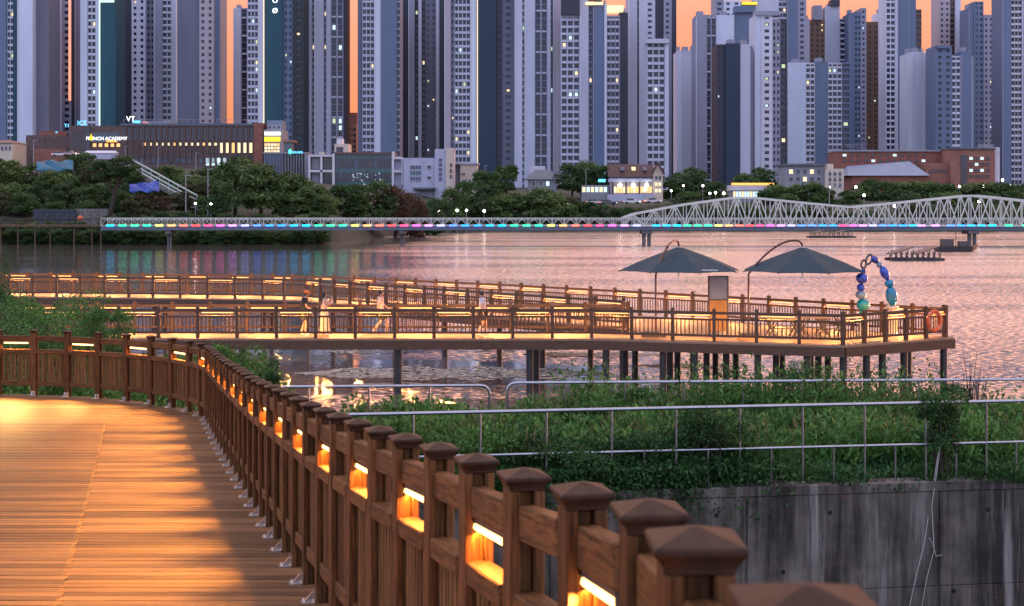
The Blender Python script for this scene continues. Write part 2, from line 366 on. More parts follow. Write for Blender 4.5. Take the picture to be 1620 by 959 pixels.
def resample(pts, step, start=0.0):
    out_, acc, nxt = [], 0.0, start
    for (a, b_), (c, d) in zip(pts, pts[1:]):
        s = math.hypot(c-a, d-b_)
        while s > 0 and nxt <= acc+s+1e-9:
            t_ = (nxt-acc)/s; out_.append((a+(c-a)*t_, b_+(d-b_)*t_)); nxt += step
        acc += s
    return out_
def bay_parts(L_, slope_key, pier):
    """meshes of one bay along local x from 0 to L_"""
    g = .049
    wx = M['pier_wood'] if pier else M['wood_x']
    tr = MB().box(g, L_-g, -.026, .026, .985, 1.085).mesh('top_rail', wx, bevel=0 if pier else .005)
    mr_ = MB().box(g, L_-g, -.043, .043, .765, .84).mesh('middle_rail', wx, bevel=0 if pier else .005)
    br = MB().box(g, L_-g, -.03, .03, .17, .25).mesh('bottom_rail', wx, bevel=0 if pier else .005)
    return tr, mr_, br
def railing(name, label, posts, zf, pier=True, lit=0, nsl=9, slat_each=False, closed_lights=None, power=30, inward=1, group=None):
    x0, y0 = posts[len(posts)//2]
    root = empty(name, (x0, y0, zf(y0)), label, 'railing', group); O = root.location
    n_ = len(posts); n_light = 0
    for i, (x, y) in enumerate(posts):
        a = posts[max(0,i-1)]; c = posts[min(n_-1,i+1)]
        hd = math.atan2(c[1]-a[1], c[0]-a[0])
        p = link('post', PPOST if pier else POST, root, (x-O.x, y-O.y, zf(y)-O.z+(0 if pier else rnd.uniform(-.004,.004))), (rnd.gauss(0,.004),rnd.gauss(0,.004),hd+rnd.gauss(0,.012)))
        if not pier:
            link('cap', CAP, p, (0,0,1.14), (0,0,0))
            link('foot_bracket', FOOT, p, (0,0,0), (0,0,0 if inward > 0 else math.pi))
    for i in range(n_-1):
        (xa, ya), (xb, yb) = posts[i], posts[i+1]
        hd = math.atan2(yb-ya, xb-xa); Lh = math.hypot(xb-xa, yb-ya); za, zb = zf(ya), zf(yb)
        loc = Vector((xa-O.x, ya-O.y, za-O.z)); pitch = -math.atan2(zb-za, Lh)
        L3 = math.hypot(Lh, zb-za); key = ('bay', round(L3,2), pier)
        tr, mr_, br = cached(key, lambda: bay_parts(L3, 0, pier))
        for me, nm in ((tr,'top_rail'),(mr_,'middle_rail'),(br,'bottom_rail')): link(nm, me, root, loc, (0,pitch,hd))
        if slat_each:
            sl = cached('slat', lambda: MB().box(-.0185,.0185,-.012,.012,.245,.772).mesh('slat', M['wood_slat']))
            for k_ in range(nsl):
                t_ = (k_+.5)/nsl; u = .062 + (Lh-.124)*t_
                link('slat', sl, root, (loc.x+math.cos(hd)*u, loc.y+math.sin(hd)*u, loc.z+(zb-za)*u/Lh), (0,rnd.gauss(0,.006),hd+rnd.gauss(0,.05)))
        else:
            def mk():
                q = MB(); 
                for k_ in range(nsl):
                    u = .07 + (L3-.14)*(k_+.5)/nsl; q.box(u-.017,u+.017,-.012,.012,.245,.772)
                return q.mesh('baluster_panel', M['pier_wood'])
            link('baluster_panel', cached(('bp', round(L3,2), nsl), mk), root, loc, (0,pitch,hd))
        if i % 2 == lit:
            g = .09 if not pier else .12
            lm = cached(('lamp', round(L3,2), pier), lambda: (MB().box(g, L3-g, -.016, .016, .968, .985).box(g,g+.02,-.014,.014,.93,.968).box(L3-g-.02,L3-g,-.014,.014,.93,.968).mesh('lamp', M['iron']),
                        MB().tube([(g+.02,0,.95),(L3-g-.02,0,.95)], .014 if not pier else .022, 6).mesh('light_tube', M['led' if not pier else 'led_pier'])))
            h = link('lamp', lm[0], root, loc, (0,pitch,hd)); link('light_tube', lm[1], h)
            if power and not pier: area_lamp(h, (L3/2, 0, .93), (0, 0, 0), (L3-2*g)*.9, 6.5, spread=180, colr=(1.0,.36,.06))
            if power:
                area_lamp(h, (L3/2, .004*inward, .925), (R(61 if not pier else 38)*inward, 0, 0), (L3-2*g)*(1 if pier else .6), power, spread=160 if pier else 78, colr=(1.0,.44,.11) if pier else (1.0,.54,.16))
    return root
fore_posts = resample(PATH, .685, start=.57)
railing('wooden_railing', 'brown timber railing with capped posts lining the near boardwalk', fore_posts, deck_z, pier=False, lit=0, nsl=8, slat_each=True, power=44)

# ---------------------------------------------------------------- the two piers and the viewing platform
PZ = 2.05
pz = lambda y: PZ
R2 = [(-19,52.9),(2.96,52.8),(11.7,50.3)]; R2b = [(11.7,50.3),(16.25,53.3)]
R3 = [(-19,55.2),(4.3,55.1)]
R4 = [(-34,80.5),(-27,79.3),(-19,78.2),(-13,77.2),(-9.5,75.8),(-6,73.2),(-.6,69.2),(7.8,61.4),(16.25,53.5)]
R5 = [(-34,77.6),(-27,76.4),(-19,75.3),(-13,74.2),(-10.6,73.2),(-8,70.2),(-3.1,65.2),(1.3,60.6),(4.5,57.4),(4.5,55.3)]
def seg_posts(poly, step):           # posts at every corner, evenly spaced between
    out_ = [poly[0]]
    for (a, b_), (c, d) in zip(poly, poly[1:]):
        s = math.hypot(c-a, d-b_); k = max(1, round(s/step))
        out_ += [(a+(c-a)*i/k, b_+(d-b_)*i/k) for i in range(1, k+1)]
    return out_
G = 'timber railings on the piers'
railing('pier_railing', 'timber railing along the near edge of the lower walkway pier, in front of the strollers', seg_posts(R2, 1.49), pz, lit=1, nsl=9, power=95, inward=1, group=G)
railing('pier_railing', 'short railing on the right-hand end of the platform with the lifebuoy on it', seg_posts(R2b, 1.1), pz, lit=0, nsl=7, power=95, inward=1, group=G)
railing('pier_railing', 'timber railing along the far edge of the lower walkway, behind the strollers', seg_posts(R3, 1.5), pz, lit=0, nsl=9, power=95, inward=-1, group=G)
railing('pier_railing', 'long curving outer railing of the farther pier, reaching the platform behind the parasols', seg_posts(R4, 1.35), pz, lit=0, nsl=9, power=95, inward=-1, group=G)
railing('pier_railing', 'inner railing of the farther pier facing the lower walkway', seg_posts(R5, 1.45), pz, lit=1, nsl=9, power=95, inward=1, group=G)

def deck_strip(mb, A, B, z0, z1):    # slab between two edge lines
    n_ = 40
    def at(P, t_):
        Ls = [math.hypot(c[0]-a[0], c[1]-a[1]) for a, c in zip(P, P[1:])]; T = sum(Ls)*t_
        for (a, c), s in zip(zip(P, P[1:]), Ls):
            if T <= s+1e-6: return (a[0]+(c[0]-a[0])*T/s, a[1]+(c[1]-a[1])*T/s)
            T -= s
        return P[-1]
    a = [at(A, i/n_) for i in range(n_+1)]; c = [at(B, i/n_) for i in range(n_+1)]
    mb.prism(a + c[::-1], z0, z1)
def off(P, dx, dy): return [(x+dx, y+dy) for x, y in P]
pier = empty('timber_pier', (0, 55, 0), 'lower timber walkway and parasol platform standing on dark piles', 'pier')
mb = MB(); deck_strip(mb, [(-19,52.7),(2.96,52.6),(4.9,52.05)], [(-19,55.4),(4.9,55.3)], PZ-.07, PZ)
mb.build('deck', M['deck_far'], pier)
plat = [(4.9,52.0),(11.72,50.05),(16.55,53.15),(16.5,53.75),(8.2,61.3),(4.6,58.0),(4.9,55.35)]
mb = MB(); mb.prism(plat, PZ-.074, PZ-.004); mb.build('platform_deck', M['deck_far'], pier)
mb = MB()
for a, c in (((-19,52.72),(2.96,52.62)),((2.96,52.62),(11.72,50.08)),((11.72,50.08),(16.52,53.15)),((-19,55.38),(4.6,55.3)),((16.5,53.7),(8.2,61.3))):
    mb.bar((*a, PZ-.24), (*c, PZ-.24), .14, .33)
mb.build('edge_beam', M['pier_wood'], pier)
mb = MB()
for x in np.arange(-18, 4, 3): mb.box(x-.1, x+.1, 52.85, 55.2, PZ-.42, PZ-.08)
mb.build('cross_beams', M['wood_dark'], pier)
def pile(px, Y, par, r=.16):
    x = X_(px, Y); MB().tube([(x,Y,-2.5),(x,Y,PZ-.12)], r, 10).build('pile', M['pile'], par, smooth=True)
for px, Y in [(140,53),(140,55),(385,53),(383,55),(630,53),(628,55),(838,53.0),(848,55.1),(959,52.7),(989,55.1),(1005,57.5),(1049,52.2),(1060,55),(1072,57.6),(1099,51.7),(1118,55),(1132,58.5),(1149,53.2),(1164,57),(1199,51.2),(1228,53.5),(1237,56.2),(1277,50.8),(1295,54),(1310,56.5),(1334,50.45),(1371,51.1),(1396,51.7),(1430,52.4),(1437,54.2),(1493,53.2)]:
    pile(px, Y, pier, .135)
far = empty('timber_pier', (-10, 74, 0), 'farther timber pier curving across the lake behind the lower walkway', 'pier')
mb = MB(); deck_strip(mb, off(R4[:8],0,.2)+[(8.2,61.3)], off(R5[:9],0,-.2)+[(4.6,58.0)], PZ-.08, PZ-.008); mb.build('deck', M['deck_far'], far)
mb = MB()
for P, dy in ((R4,.2),(R5[:9],-.2)):
    for a, c in zip(P, P[1:]): mb.bar((a[0],a[1]+dy,PZ-.26), (c[0],c[1]+dy,PZ-.26), .14, .34)
mb.build('edge_beam', M['pier_wood'], far)
for i, (x, y) in enumerate(seg_posts(R5[:9], 5.0)): pile(810+x/(y+.3)*F, y+.3, far, .14)
for i, (x, y) in enumerate(seg_posts(R4, 5.0)[:-1]): pile(810+x/(y-.2)*F, y-.2, far, .14)

# ---- cantilever parasols
pm('canopy', (.010,.036,.050), .75, ns=3, amt=.2)
pm('canopy_print', (.6,.65,.66), .7)
def parasol(mast, centre, label):
    root = empty('cantilever_parasol', (*mast, PZ), label, 'parasol', 'parasols on the viewing platform')
    O = root.location; c = Vector(centre); m_ = Vector(mast)
    zb, zt, rad = PZ+2.42, PZ+3.27, 2.42
    cx, cy = c; n_ = 8; d = (c-m_); th = math.atan2(d.y, d.x)
    ring = [(cx+rad*math.cos(2*math.pi*k/n_+.2), cy+rad*math.sin(2*math.pi*k/n_+.2)) for k in range(n_)]
    v = []; f = []
    rings = [(.06,zt),(.35,zt-.26*(zt-zb)),(.7,zt-.63*(zt-zb)),(1.0,zb)]
    for r_, z_ in rings:
        for k in range(16):
            a0, b0 = ring[(k//2) % n_], ring[(k//2+1) % n_]
            p = (a0 if k % 2 == 0 else ((a0[0]+b0[0])/2, (a0[1]+b0[1])/2))
            sag = .04*r_ if k % 2 else 0
            q = 1-.05*r_ if k % 2 else 1
            v.append((cx+(p[0]-cx)*r_*q, cy+(p[1]-cy)*r_*q, z_ - (0 if k % 2 == 0 else -.02) - sag + (0.03 if k % 2 and r_ == 1 else 0)))
    for i in range(3):
        for k in range(16):
            k2 = (k+1) % 16; f.append((i*16+k, i*16+k2, (i+1)*16+k2, (i+1)*16+k))
    f.append(tuple(range(16)))
    mb = MB(); mb.add(v, f); ob = mb.build('canopy', M['canopy'], root)
    so = ob.modifiers.new('t','SOLIDIFY'); so.thickness = .012
    for k in range(n_):
        MB().tube([(cx,cy,zt-.07),(cx+(ring[k][0]-cx)*.5,cy+(ring[k][1]-cy)*.5,(zt+zb)/2-.08),(ring[k][0]+.02*math.cos(k),ring[k][1],zb-.04)], .018, 5).build('rib', M['brown_pole'], root)
    MB().tube([(cx,cy,zt+.02),(cx,cy,zb-.25)], .03, 8).lathe([(.09,0),(.09,.07),(.03,.1)], c=(cx,cy,zt-.01), n=10).build('hub', M['steel'], root)
    pts = [(m_.x,m_.y,PZ-.01),(m_.x,m_.y,PZ+2.3)]
    for t_ in np.linspace(.0, 1, 14)[1:]:
        # rising arm that bends over the crown of the canopy
        if t_ < .8:
            u = t_/.8*.86; zz = PZ+2.3 + (1.28)*math.sin(u/.86*math.pi/2)**.9
        else:
            a = (t_-.8)/.2*math.pi/2; u = .86+.14*math.sin(a); zz = PZ+3.34+.24*math.cos(a)
        pts.append((m_.x+d.x*u, m_.y+d.y*u, zz))
    MB().tube(pts, .04, 8).build('mast', M['brown_pole'], root, smooth=True)
    k = pts[7]; MB().lathe([(.065,-.05),(.065,.05)], c=k, n=8).build('clamp', M['brown_pole'], root)
    MB().box(m_.x-.35,m_.x+.35,m_.y-.35,m_.y+.35,PZ-.002,PZ+.06).build('base_plate', M['iron'], root)
    return root, ring, zb, zt
rt, ring, zb, zt = parasol((5.42,53.6), (6.48,55.2), 'dark teal cantilever parasol on the left, with small white print, left of the signboard')
parasol((9.05,54.4), (11.22,54.9), 'dark teal cantilever parasol on the right, beside the bead arch')

def text_mesh(body, size, mat, ext=.01, align='CENTER'):
    cu = bpy.data.curves.new('txt', 'FONT'); cu.body = body; cu.size = size; cu.extrude = ext; cu.align_x = align; cu.align_y = 'CENTER'; cu.resolution_u = 2
    o = bpy.data.objects.new('txt', cu); col.objects.link(o)
    dg = bpy.context.evaluated_depsgraph_get(); me = bpy.data.meshes.new_from_object(o.evaluated_get(dg))
    bpy.data.objects.remove(o); me.materials.clear(); me.materials.append(mat); return me
def sign_text(name, body, pos, size, mat, parent, rx=R(90), rz=0, ext=.02):
    o = link(name, text_mesh(body, size, mat, ext), parent); O = parent.location if parent else Vector((0,0,0))
    o.location = Vector(pos)-O; o.rotation_euler = (rx, 0, rz); return o
# print on the near flap of the left canopy, lying in the slope of the cloth
sl = math.atan2(.85, 2.3)
pmid = Vector((6.48+.75, 55.2-2.02, zb+.085))
sign_text('print', 'TERARAENA', pmid, .17, M['canopy_print'], rt, rx=sl+.02, ext=.004).rotation_euler = (R(22), 0, 0)

# ---- signboard
pm('sign_grey', (.17,.19,.23), .5, ns=2, amt=.15); pm('sign_wood', (.40,.19,.045), .55, ns=4, amt=.35, stretch=(8,8,.6))
sb = empty('signboard', (X_(1136,54.3),54.3,PZ), 'tall signboard with grey top panel and orange wood below, between the parasols', 'signboard'); s0 = sb.location
a, c = X_(1120,54.3), X_(1152.5,54.3)
MB().box(a+.06,c-.06,54.27,54.33,PZ+1.36,PZ+2.2).build('upper_panel', M['sign_grey'], sb)
k_ = 5
for i in range(k_):
    u0 = a+.06+(c-a-.12)*i/k_; MB().box(u0+.004,u0+(c-a-.12)/k_-.004,54.26,54.34,PZ+.13,PZ+1.3).build('board', M['sign_wood'], sb)
for x in (a+.03, c-.03): MB().box(x-.03,x+.03,54.25,54.35,PZ-.002,PZ+2.24).build('upright', M['iron'], sb)
MB().box(a+.061,c-.061,54.25,54.35,PZ+2.2,PZ+2.24).box(a+.061,c-.061,54.25,54.35,PZ+1.305,PZ+1.355).build('frame_rail', M['iron'], sb)

# ---- bead arch sculpture
def bead_mat(nm, c_): return pm(nm, c_, .12, ns=5, amt=.25, coat=.6)
bead_mat('bead_blue', (.014,.06,.40)); bead_mat('bead_navy', (.012,.03,.22)); bead_mat('bead_teal', (.005,.22,.24)); bead_mat('bead_cyan', (.006,.19,.33)); bead_mat('bead_pearl', (.16,.24,.32)); bead_mat('stone_pale', (.46,.40,.32))
SY = 53.9
bs = empty('bead_arch', (X_(1388,SY),SY,PZ), 'arch of giant blue and teal beads joined by a dark looped chain at its top', 'sculpture')
def bead(p, rx, rz, mat, tilt=0, par=bs):
    mb = MB(); pr = [(max(.01,rx*math.cos(t_)), rz*math.sin(t_)) for t_ in np.linspace(-math.pi/2, math.pi/2, 9)]
    mb.lathe(pr, n=12); me = mb.mesh('bead', M[mat], smooth=True); O = par.location
    link('bead', me, par, Vector(p)-O, (0, tilt, 0))
S = SY/F
for px, py, rx, rz, mt, tl in [(1365,499,6,8,'bead_teal',0),(1365.5,482,8.5,9,'bead_teal',0),(1362,466.5,7,6.5,'bead_pearl',0),(1362,455,5.5,5.5,'bead_blue',0),(1363.5,440.5,7.5,8,'bead_blue',.1),(1366,429,3.5,4,'bead_navy',.2),
      (1384,411,4.5,6.5,'bead_navy',-.75),(1391.5,419.5,4,4.5,'bead_pearl',-.5),(1399.5,432,5.5,11,'bead_blue',-.45),(1407,448.5,6.2,6.2,'bead_cyan',0),(1410.5,468,7.5,14,'bead_cyan',-.15)]:
    bead(W(px,py,SY), rx*S*1.28, rz*S*1.1, mt, tl)
for cx_, cy_, r1_, r2_, tl in [(1366.5,418,5,6.5,.15),(1375,410.5,5.5,8,.35)]:
    pts = []
    for a in np.linspace(0, 2*math.pi, 19):
        ux, uz = r1_*math.cos(a)*.75, r2_*math.sin(a); pts.append(W(cx_+ux*math.cos(tl)+uz*math.sin(tl), cy_-uz*math.cos(tl)+ux*math.sin(tl), SY+.02*math.sin(a)))
    MB().tube(pts, .042, 6, cap=False).build('chain_loop', M['iron'], bs, smooth=True)
for px, top in ((1365.5,505),(1411.5,484)):
    x = X_(px,SY); z1 = Z_(top,SY)
    mb = MB(); mb.lathe([(.26,PZ),(.26,PZ+.08),(.2,PZ+.12),(.2,z1-.12),(.26,z1-.06),(.24,z1),(.1,z1+.03)], c=(x,SY,0), n=14); mb.build('pedestal', M['stone_pale'], bs, smooth=True)

# ---- lifebuoy on the end railing
pm('buoy_orange', (.75,.10,.02), .45, ns=4, amt=.15); pm('buoy_white', (.78,.26,.14), .5)
lb = empty('lifebuoy', W(1478,508,52.25), 'orange lifebuoy ring hung on the platform end railing', 'lifebuoy'); c0 = lb.location
hd = math.atan2(3.0, 4.55); pts = [c0+Vector((math.cos(hd)*.33*math.cos(a), math.sin(hd)*.33*math.cos(a), .36*math.sin(a))) for a in np.linspace(0,2*math.pi,25)]
MB().tube(pts, .065, 8, cap=False).build('ring', M['buoy_orange'], lb, smooth=True)
for k in range(4):
    i = 3+6*k; MB().tube([pts[i-1]*.4+pts[i]*.6, pts[i], pts[i]*.6+pts[(i+1)%24]*.4], .069, 8).build('band', M['buoy_white'], lb, smooth=True)

# ---- folding picnic tables with crossed legs, boxes on the deck
pm('table_wood', (.34,.2,.1), .5, ns=5, amt=.3, stretch=(1,8,8))
def xtable(px, Y, wdt, label):
    x = X_(px,Y); t_ = empty('picnic_table', (x,Y,PZ), label, 'table', 'picnic tables on the platform')
    for k in range(4): MB().box(x-wdt/2,x+wdt/2,Y-.35+.18*k,Y-.35+.18*k+.165,PZ+.68,PZ+.71).build('top_slat', M['table_wood'], t_)
    for s in (-1,1):
        xx = x+s*(wdt/2-.2)
        MB().bar((xx-.22,Y-.3,PZ),(xx+.22,Y-.3,PZ+.67),.05).bar((xx+.22,Y+.3,PZ),(xx-.22,Y+.3,PZ+.67),.05).bar((xx+.22,Y-.3,PZ),(xx-.22,Y-.3,PZ+.67),.045).bar((xx-.22,Y+.3,PZ),(xx+.22,Y+.3,PZ+.67),.045).build('leg_cross', M['iron'], t_)
    MB().box(x-wdt/2+.1,x+wdt/2-.1,Y-.02,Y+.02,PZ+.3,PZ+.34).build('stretcher', M['iron'], t_)
xtable(1240, 53.2, 1.3, 'crossed-leg picnic table under the right parasol, farthest left of three')
xtable(1285, 53.8, 1.2, 'crossed-leg picnic table near the platform front corner, middle of three')
xtable(1316, 54.6, 1.1, 'crossed-leg picnic table just left of the bead arch')
pm('box_dark', (.06,.05,.045), .6)
o = MB().box(-.3,.3,-.15,.15,0,.17).box(-.33,.33,-.18,.18,.17,.2).build('floor_box', M['box_dark']); o.location = (X_(1028,53.2),53.2,PZ); tag(o,'small dark box on the platform deck below the left parasol','box')
o = MB().box(-.45,.45,-.2,.2,0,.1).box(-.4,.4,-.16,.16,.1,.13).build('floor_box', M['table_wood']); o.location = (X_(1186,52.2),52.2,PZ); tag(o,'low tan wooden box on the deck beside the signboard','box')

# ---- floating leaf patches on the calm water under the pier
pm('lily', (.30,.27,.22), .7, ns=3, amt=.3, island=.3); r = np.random.RandomState(9); mb = MB()
for (p0,p1,y0,y1,k) in ((470,960,579,603,1500),(830,1060,556,566,420),(520,640,553,560,160),(560,700,606,612,160),(1000,1180,575,582,200)):
    for i in range(k):
        a = r.uniform(0,1); px = p0+(p1-p0)*a; ed = 1-abs(2*a-1)**3; py = (y0+y1)/2+(y1-y0)/2*ed*r.uniform(-1,1)*(.8+.2*math.sin(px*.06)); Y = F*CAMZ/(py-320)
        c_ = (X_(px,Y), Y); rr = r.uniform(.07,.19); a0 = r.uniform(0,6.28); b0 = len(mb.v)
        mb.v += [(c_[0]+rr*math.cos(a0+t_*1.0472), c_[1]+rr*math.sin(a0+t_*1.0472), .012+.01*math.sin(t_*2+a0)) for t_ in range(6)]; mb.f.append(tuple(range(b0,b0+6)))
tag(mb.build('floating_leaves', M['lily']), kind='stuff')

# ---------------------------------------------------------------- retaining wall and pipe railings
m = bpy.data.materials.new('old_concrete'); m.use_nodes = True; t = m.node_tree; b = t.nodes['Principled BSDF']; n = t.nodes.new; l = t.links.new
g = n('ShaderNodeNewGeometry'); b.inputs['Roughness'].default_value = .85
def nz(scale, st, detail=5, rough=.6):
    mp = n('ShaderNodeMapping'); mp.inputs['Scale'].default_value = st; l(g.outputs['Position'], mp.inputs[0])
    q = n('ShaderNodeTexNoise'); q.inputs['Scale'].default_value = scale; q.inputs['Detail'].default_value = detail; q.inputs['Roughness'].default_value = rough; l(mp.outputs[0], q.inputs[0]); return q.outputs[0]
def cramp(src, stops):
    r = n('ShaderNodeValToRGB'); e = r.color_ramp.elements
    while len(e) < len(stops): e.new(.5)
    for i, (p, c) in enumerate(stops): e[i].position = p; e[i].color = (*c, 1)
    l(src, r.inputs[0]); return r.outputs[0]
def mixc(f, a, c, mode='MIX'):
    q = n('ShaderNodeMix'); q.data_type = 'RGBA'; q.blend_type = mode
    if isinstance(f, float): q.inputs[0].default_value = f
    else: l(f, q.inputs[0])
    for i, v in ((6,a),(7,c)):
        if isinstance(v, tuple): q.inputs[i].default_value = (*v,1)
        else: l(v, q.inputs[i])
    return q.outputs[2]
base = cramp(nz(1.2,(1,1,1)), [(.3,(.06,.053,.045)),(.5,(.14,.125,.105)),(.72,(.23,.205,.175))])
streak = cramp(nz(2.4,(1,1,.09),6,.7), [(.42,(.05,.045,.045)),(.50,(.5,.48,.46)),(.62,(1,1,1))])
c = mixc(.85, base, streak, 'MULTIPLY')
white = cramp(nz(3.1,(1,1,.06),5,.65), [(.56,(0,0,0)),(.70,(1,1,1))])
sepz = n('ShaderNodeSeparateXYZ'); l(g.outputs['Position'], sepz.inputs[0])
c = mixc(white, c, (.27,.25,.225))
red = cramp(nz(.9,(1,1,2.2),5,.7), [(.60,(0,0,0)),(.72,(.5,.5,.5))])
c = mixc(red, c, (.17,.075,.06))
l(c, b.inputs['Base Color'])
bp = n('ShaderNodeBump'); bp.inputs['Strength'].default_value = .5; bp.inputs['Distance'].default_value = .02; l(nz(6,(1,1,1),8,.7), bp.inputs['Height']); l(bp.outputs[0], b.inputs['Normal'])
M['concrete'] = m
WA, WB = Vector((X_(540,21.2),21.2,0)), Vector((X_(1780,22.95),22.95,0)); WT = 2.68
wd = (WB-WA).normalized(); wn = Vector((-wd.y, wd.x, 0))
wall = empty('retaining_wall', (*((WA+WB)/2).xy, 0), 'stained grey concrete retaining wall below the pipe railing', 'wall')
def wbox(mb, s0, s1, z0, z1, d0, d1):   # along the wall, d measured backwards from its face
    pts = [WA+wd*s+wn*d for s, d in ((s0,d0),(s1,d0),(s1,d1),(s0,d1))]
    mb.prism([(p.x,p.y) for p in pts], z0, z1)
WL = (WB-WA).length; mb = MB(); lift = [0, 3.15, 6.25, 9.4, WL]
for i in range(4):
    for z0, z1 in ((-.4,1.02),(1.03,WT-.16)): 
        mb = MB(); wbox(mb, lift[i]+.008, lift[i+1]-.008, z0, z1, (.004*(i % 2)), .35); mb.build('wall_panel', M['concrete'], wall, bevel=.008)
mb = MB(); wbox(mb, 0, WL, WT-.155, WT, -.012, .40); mb.build('coping', M['concrete'], wall, bevel=.012)
mb = MB(); wbox(mb, 0, WL, -.4, WT-.17, .03, .3); mb.build('core', M['concrete'], wall)
pm('hole', (.01,.01,.01), .9)
for px, py in ((1317,811),(1581,806),(1132,815),(1523,935),(1240,905)):
    p = W(px, py, 22.0); s = (p-WA).dot(wd); q = WA+wd*s; 
    if abs(wd.x): q = WA + wd*((X_(px,22.1)-WA.x)/wd.x)
    z = Z_(py, q.y)
    MB().tube([q+Vector((0,0,z))+wn*.02, q+Vector((0,0,z))-wn*.012], .035, 10).build('weep_hole', M['hole'], wall)

mb = MB(); nb = 46; rows = [0,.02]+list(np.arange(.35,13.2,.4)); vv = []
for j, d_ in enumerate(rows):
    for i in range(nb+1):
        p = WA + wd*(WL+1.0)*(i/nb) - wd*1.2*(1-i/nb) + wn*(.36+d_); vv.append((p.x, p.y, bank_z(p.x,p.y) if j else -.6))
mb.add(vv, [(j*(nb+1)+i, j*(nb+1)+i+1, (j+1)*(nb+1)+i+1, (j+1)*(nb+1)+i) for j in range(len(rows)-1) for i in range(nb)])
tag(mb.build('bank_ground', M['soil'], smooth=True), kind='structure')

def pipe_rail(name, label, A, B, ztop, zmid, zbot, spacing, phase, shorts, round_a=False, round_b=False, r=.03):
    A, B = Vector((*A,0)), Vector((*B,0)); d = (B-A); Ln = d.length; d.normalize()
    root = empty(name, (*((A+B)/2).xy, zbot), label, 'railing', 'steel pipe railings on the bank')
    P = lambda s, z: A+d*s+Vector((0,0,z))
    pts = []
    if round_a: pts += [P(.0,zbot+.1), P(.0,ztop-.2), P(.03,ztop-.08), P(.1,ztop-.015)]
    pts += [P(.2 if round_a else 0, ztop)] + [P(s,ztop) for s in np.arange(1,Ln-.6,1.5)] + [P(Ln-.2 if round_b else Ln, ztop)]
    if round_b: pts += [P(Ln-.1,ztop-.015), P(Ln-.03,ztop-.08), P(Ln,ztop-.2), P(Ln,zbot+.1)]
    MB().tube(pts, r, 8).build('top_rail', M['steel'], root, smooth=True)
    if zmid: MB().tube([P(.02,zmid),P(Ln/2,zmid),P(Ln-.02,zmid)], r*.7, 8).build('middle_rail', M['steel'], root, smooth=True)
    s = phase; k = 0
    while s < Ln:
        if s > .1 and s < Ln-.1: MB().tube([P(s,zbot-.02),P(s,ztop)], r*.66, 8).lathe([(.05,0),(.05,.012),(.024,.02)], c=P(s,zbot), n=8).build('post', M['steel'], root, smooth=True)
        if shorts and s+spacing/2 < Ln and s+spacing/2 > 4.6: MB().tube([P(s+spacing/2,zbot-.02),P(s+spacing/2,zmid)], r*.55, 8).build('short_post', M['steel'], root, smooth=True)
        s += spacing
    return root
fa, fb = WA+wn*.2, WB+wn*.2
ph = ((X_(968,21.95)-fa.x)/wd.x) % 1.022
pipe_rail('pipe_railing', 'steel pipe railing with a middle rail standing on the concrete wall', fa.xy, fb.xy, 3.9, 3.24, WT, 1.022, ph, True, r=.028)
ba = lambda px: (X_(px, 28.9+.0007*(px-470)), 28.9+.0007*(px-470))
pipe_rail('pipe_railing', 'short steel pipe railing at the water edge, ending in a rounded bend', ba(445), ba(775), 3.35, None, 2.15, 1.23, .55, False, round_b=True, r=.03)
pipe_rail('pipe_railing', 'long steel pipe railing at the water edge behind the weeds', ba(802), ba(1760), 3.40, None, 2.15, 1.23, 1.2, False, round_a=True, r=.03)
# slack cords hanging down the wall
pm('cord', (.5,.47,.45), .8)
for j, (pl) in enumerate([[(1486,706),(1480,745),(1462,860),(1446,925),(1436,975)],[(1488,706),(1474,800),(1478,870),(1466,915),(1456,975)],[(1470,850),(1476,862),(1481,880),(1490,878)]]):
    pts = []
    for px, py in pl:
        Y = WA.y + (X_(px,22.3)-WA.x)*wd.y/wd.x - .05 + (.17 if py < 760 else 0); pts.append(W(px,py,Y))
    o = MB().tube(pts, .006, 5).build('hanging_cord', M['cord'], o=pts[0], smooth=True)
    tag(o, ['thin pale cord hanging straight down the concrete wall','second pale cord, kinked, hanging beside the first on the wall','short loose cord end curling on the concrete wall'][j], 'cord', 'cords on the concrete wall')

# ---------------------------------------------------------------- foliage tools
nr = np.random.RandomState(11)
def leaf_mesh(name, P, D, Lg, Wd, mat):
    n_ = len(P); D = D/np.linalg.norm(D,axis=1,keepdims=True)
    rv = nr.normal(size=(n_,3)); S = np.cross(D, rv); S /= np.linalg.norm(S,axis=1,keepdims=True)+1e-9; Nn = np.cross(S, D)
    Lg = Lg[:,None]; Wd = Wd[:,None]
    mid = P + D*Lg*.5 + Nn*Lg*.06; tip = P + D*Lg - Nn*Lg*.08
    V = np.stack([P, mid - S*Wd*.5, tip, mid + S*Wd*.5], 1).reshape(-1,3)
    me = bpy.data.meshes.new(name); me.vertices.add(4*n_); me.vertices.foreach_set('co', V.astype(np.float32).ravel())
    me.loops.add(4*n_); me.loops.foreach_set('vertex_index', np.arange(4*n_, dtype=np.int32))
    me.polygons.add(n_); me.polygons.foreach_set('loop_start', np.arange(0,4*n_,4,dtype=np.int32)); me.polygons.foreach_set('loop_total', np.full(n_,4,dtype=np.int32))
    me.materials.append(mat); me.update(calc_edges=True); return me
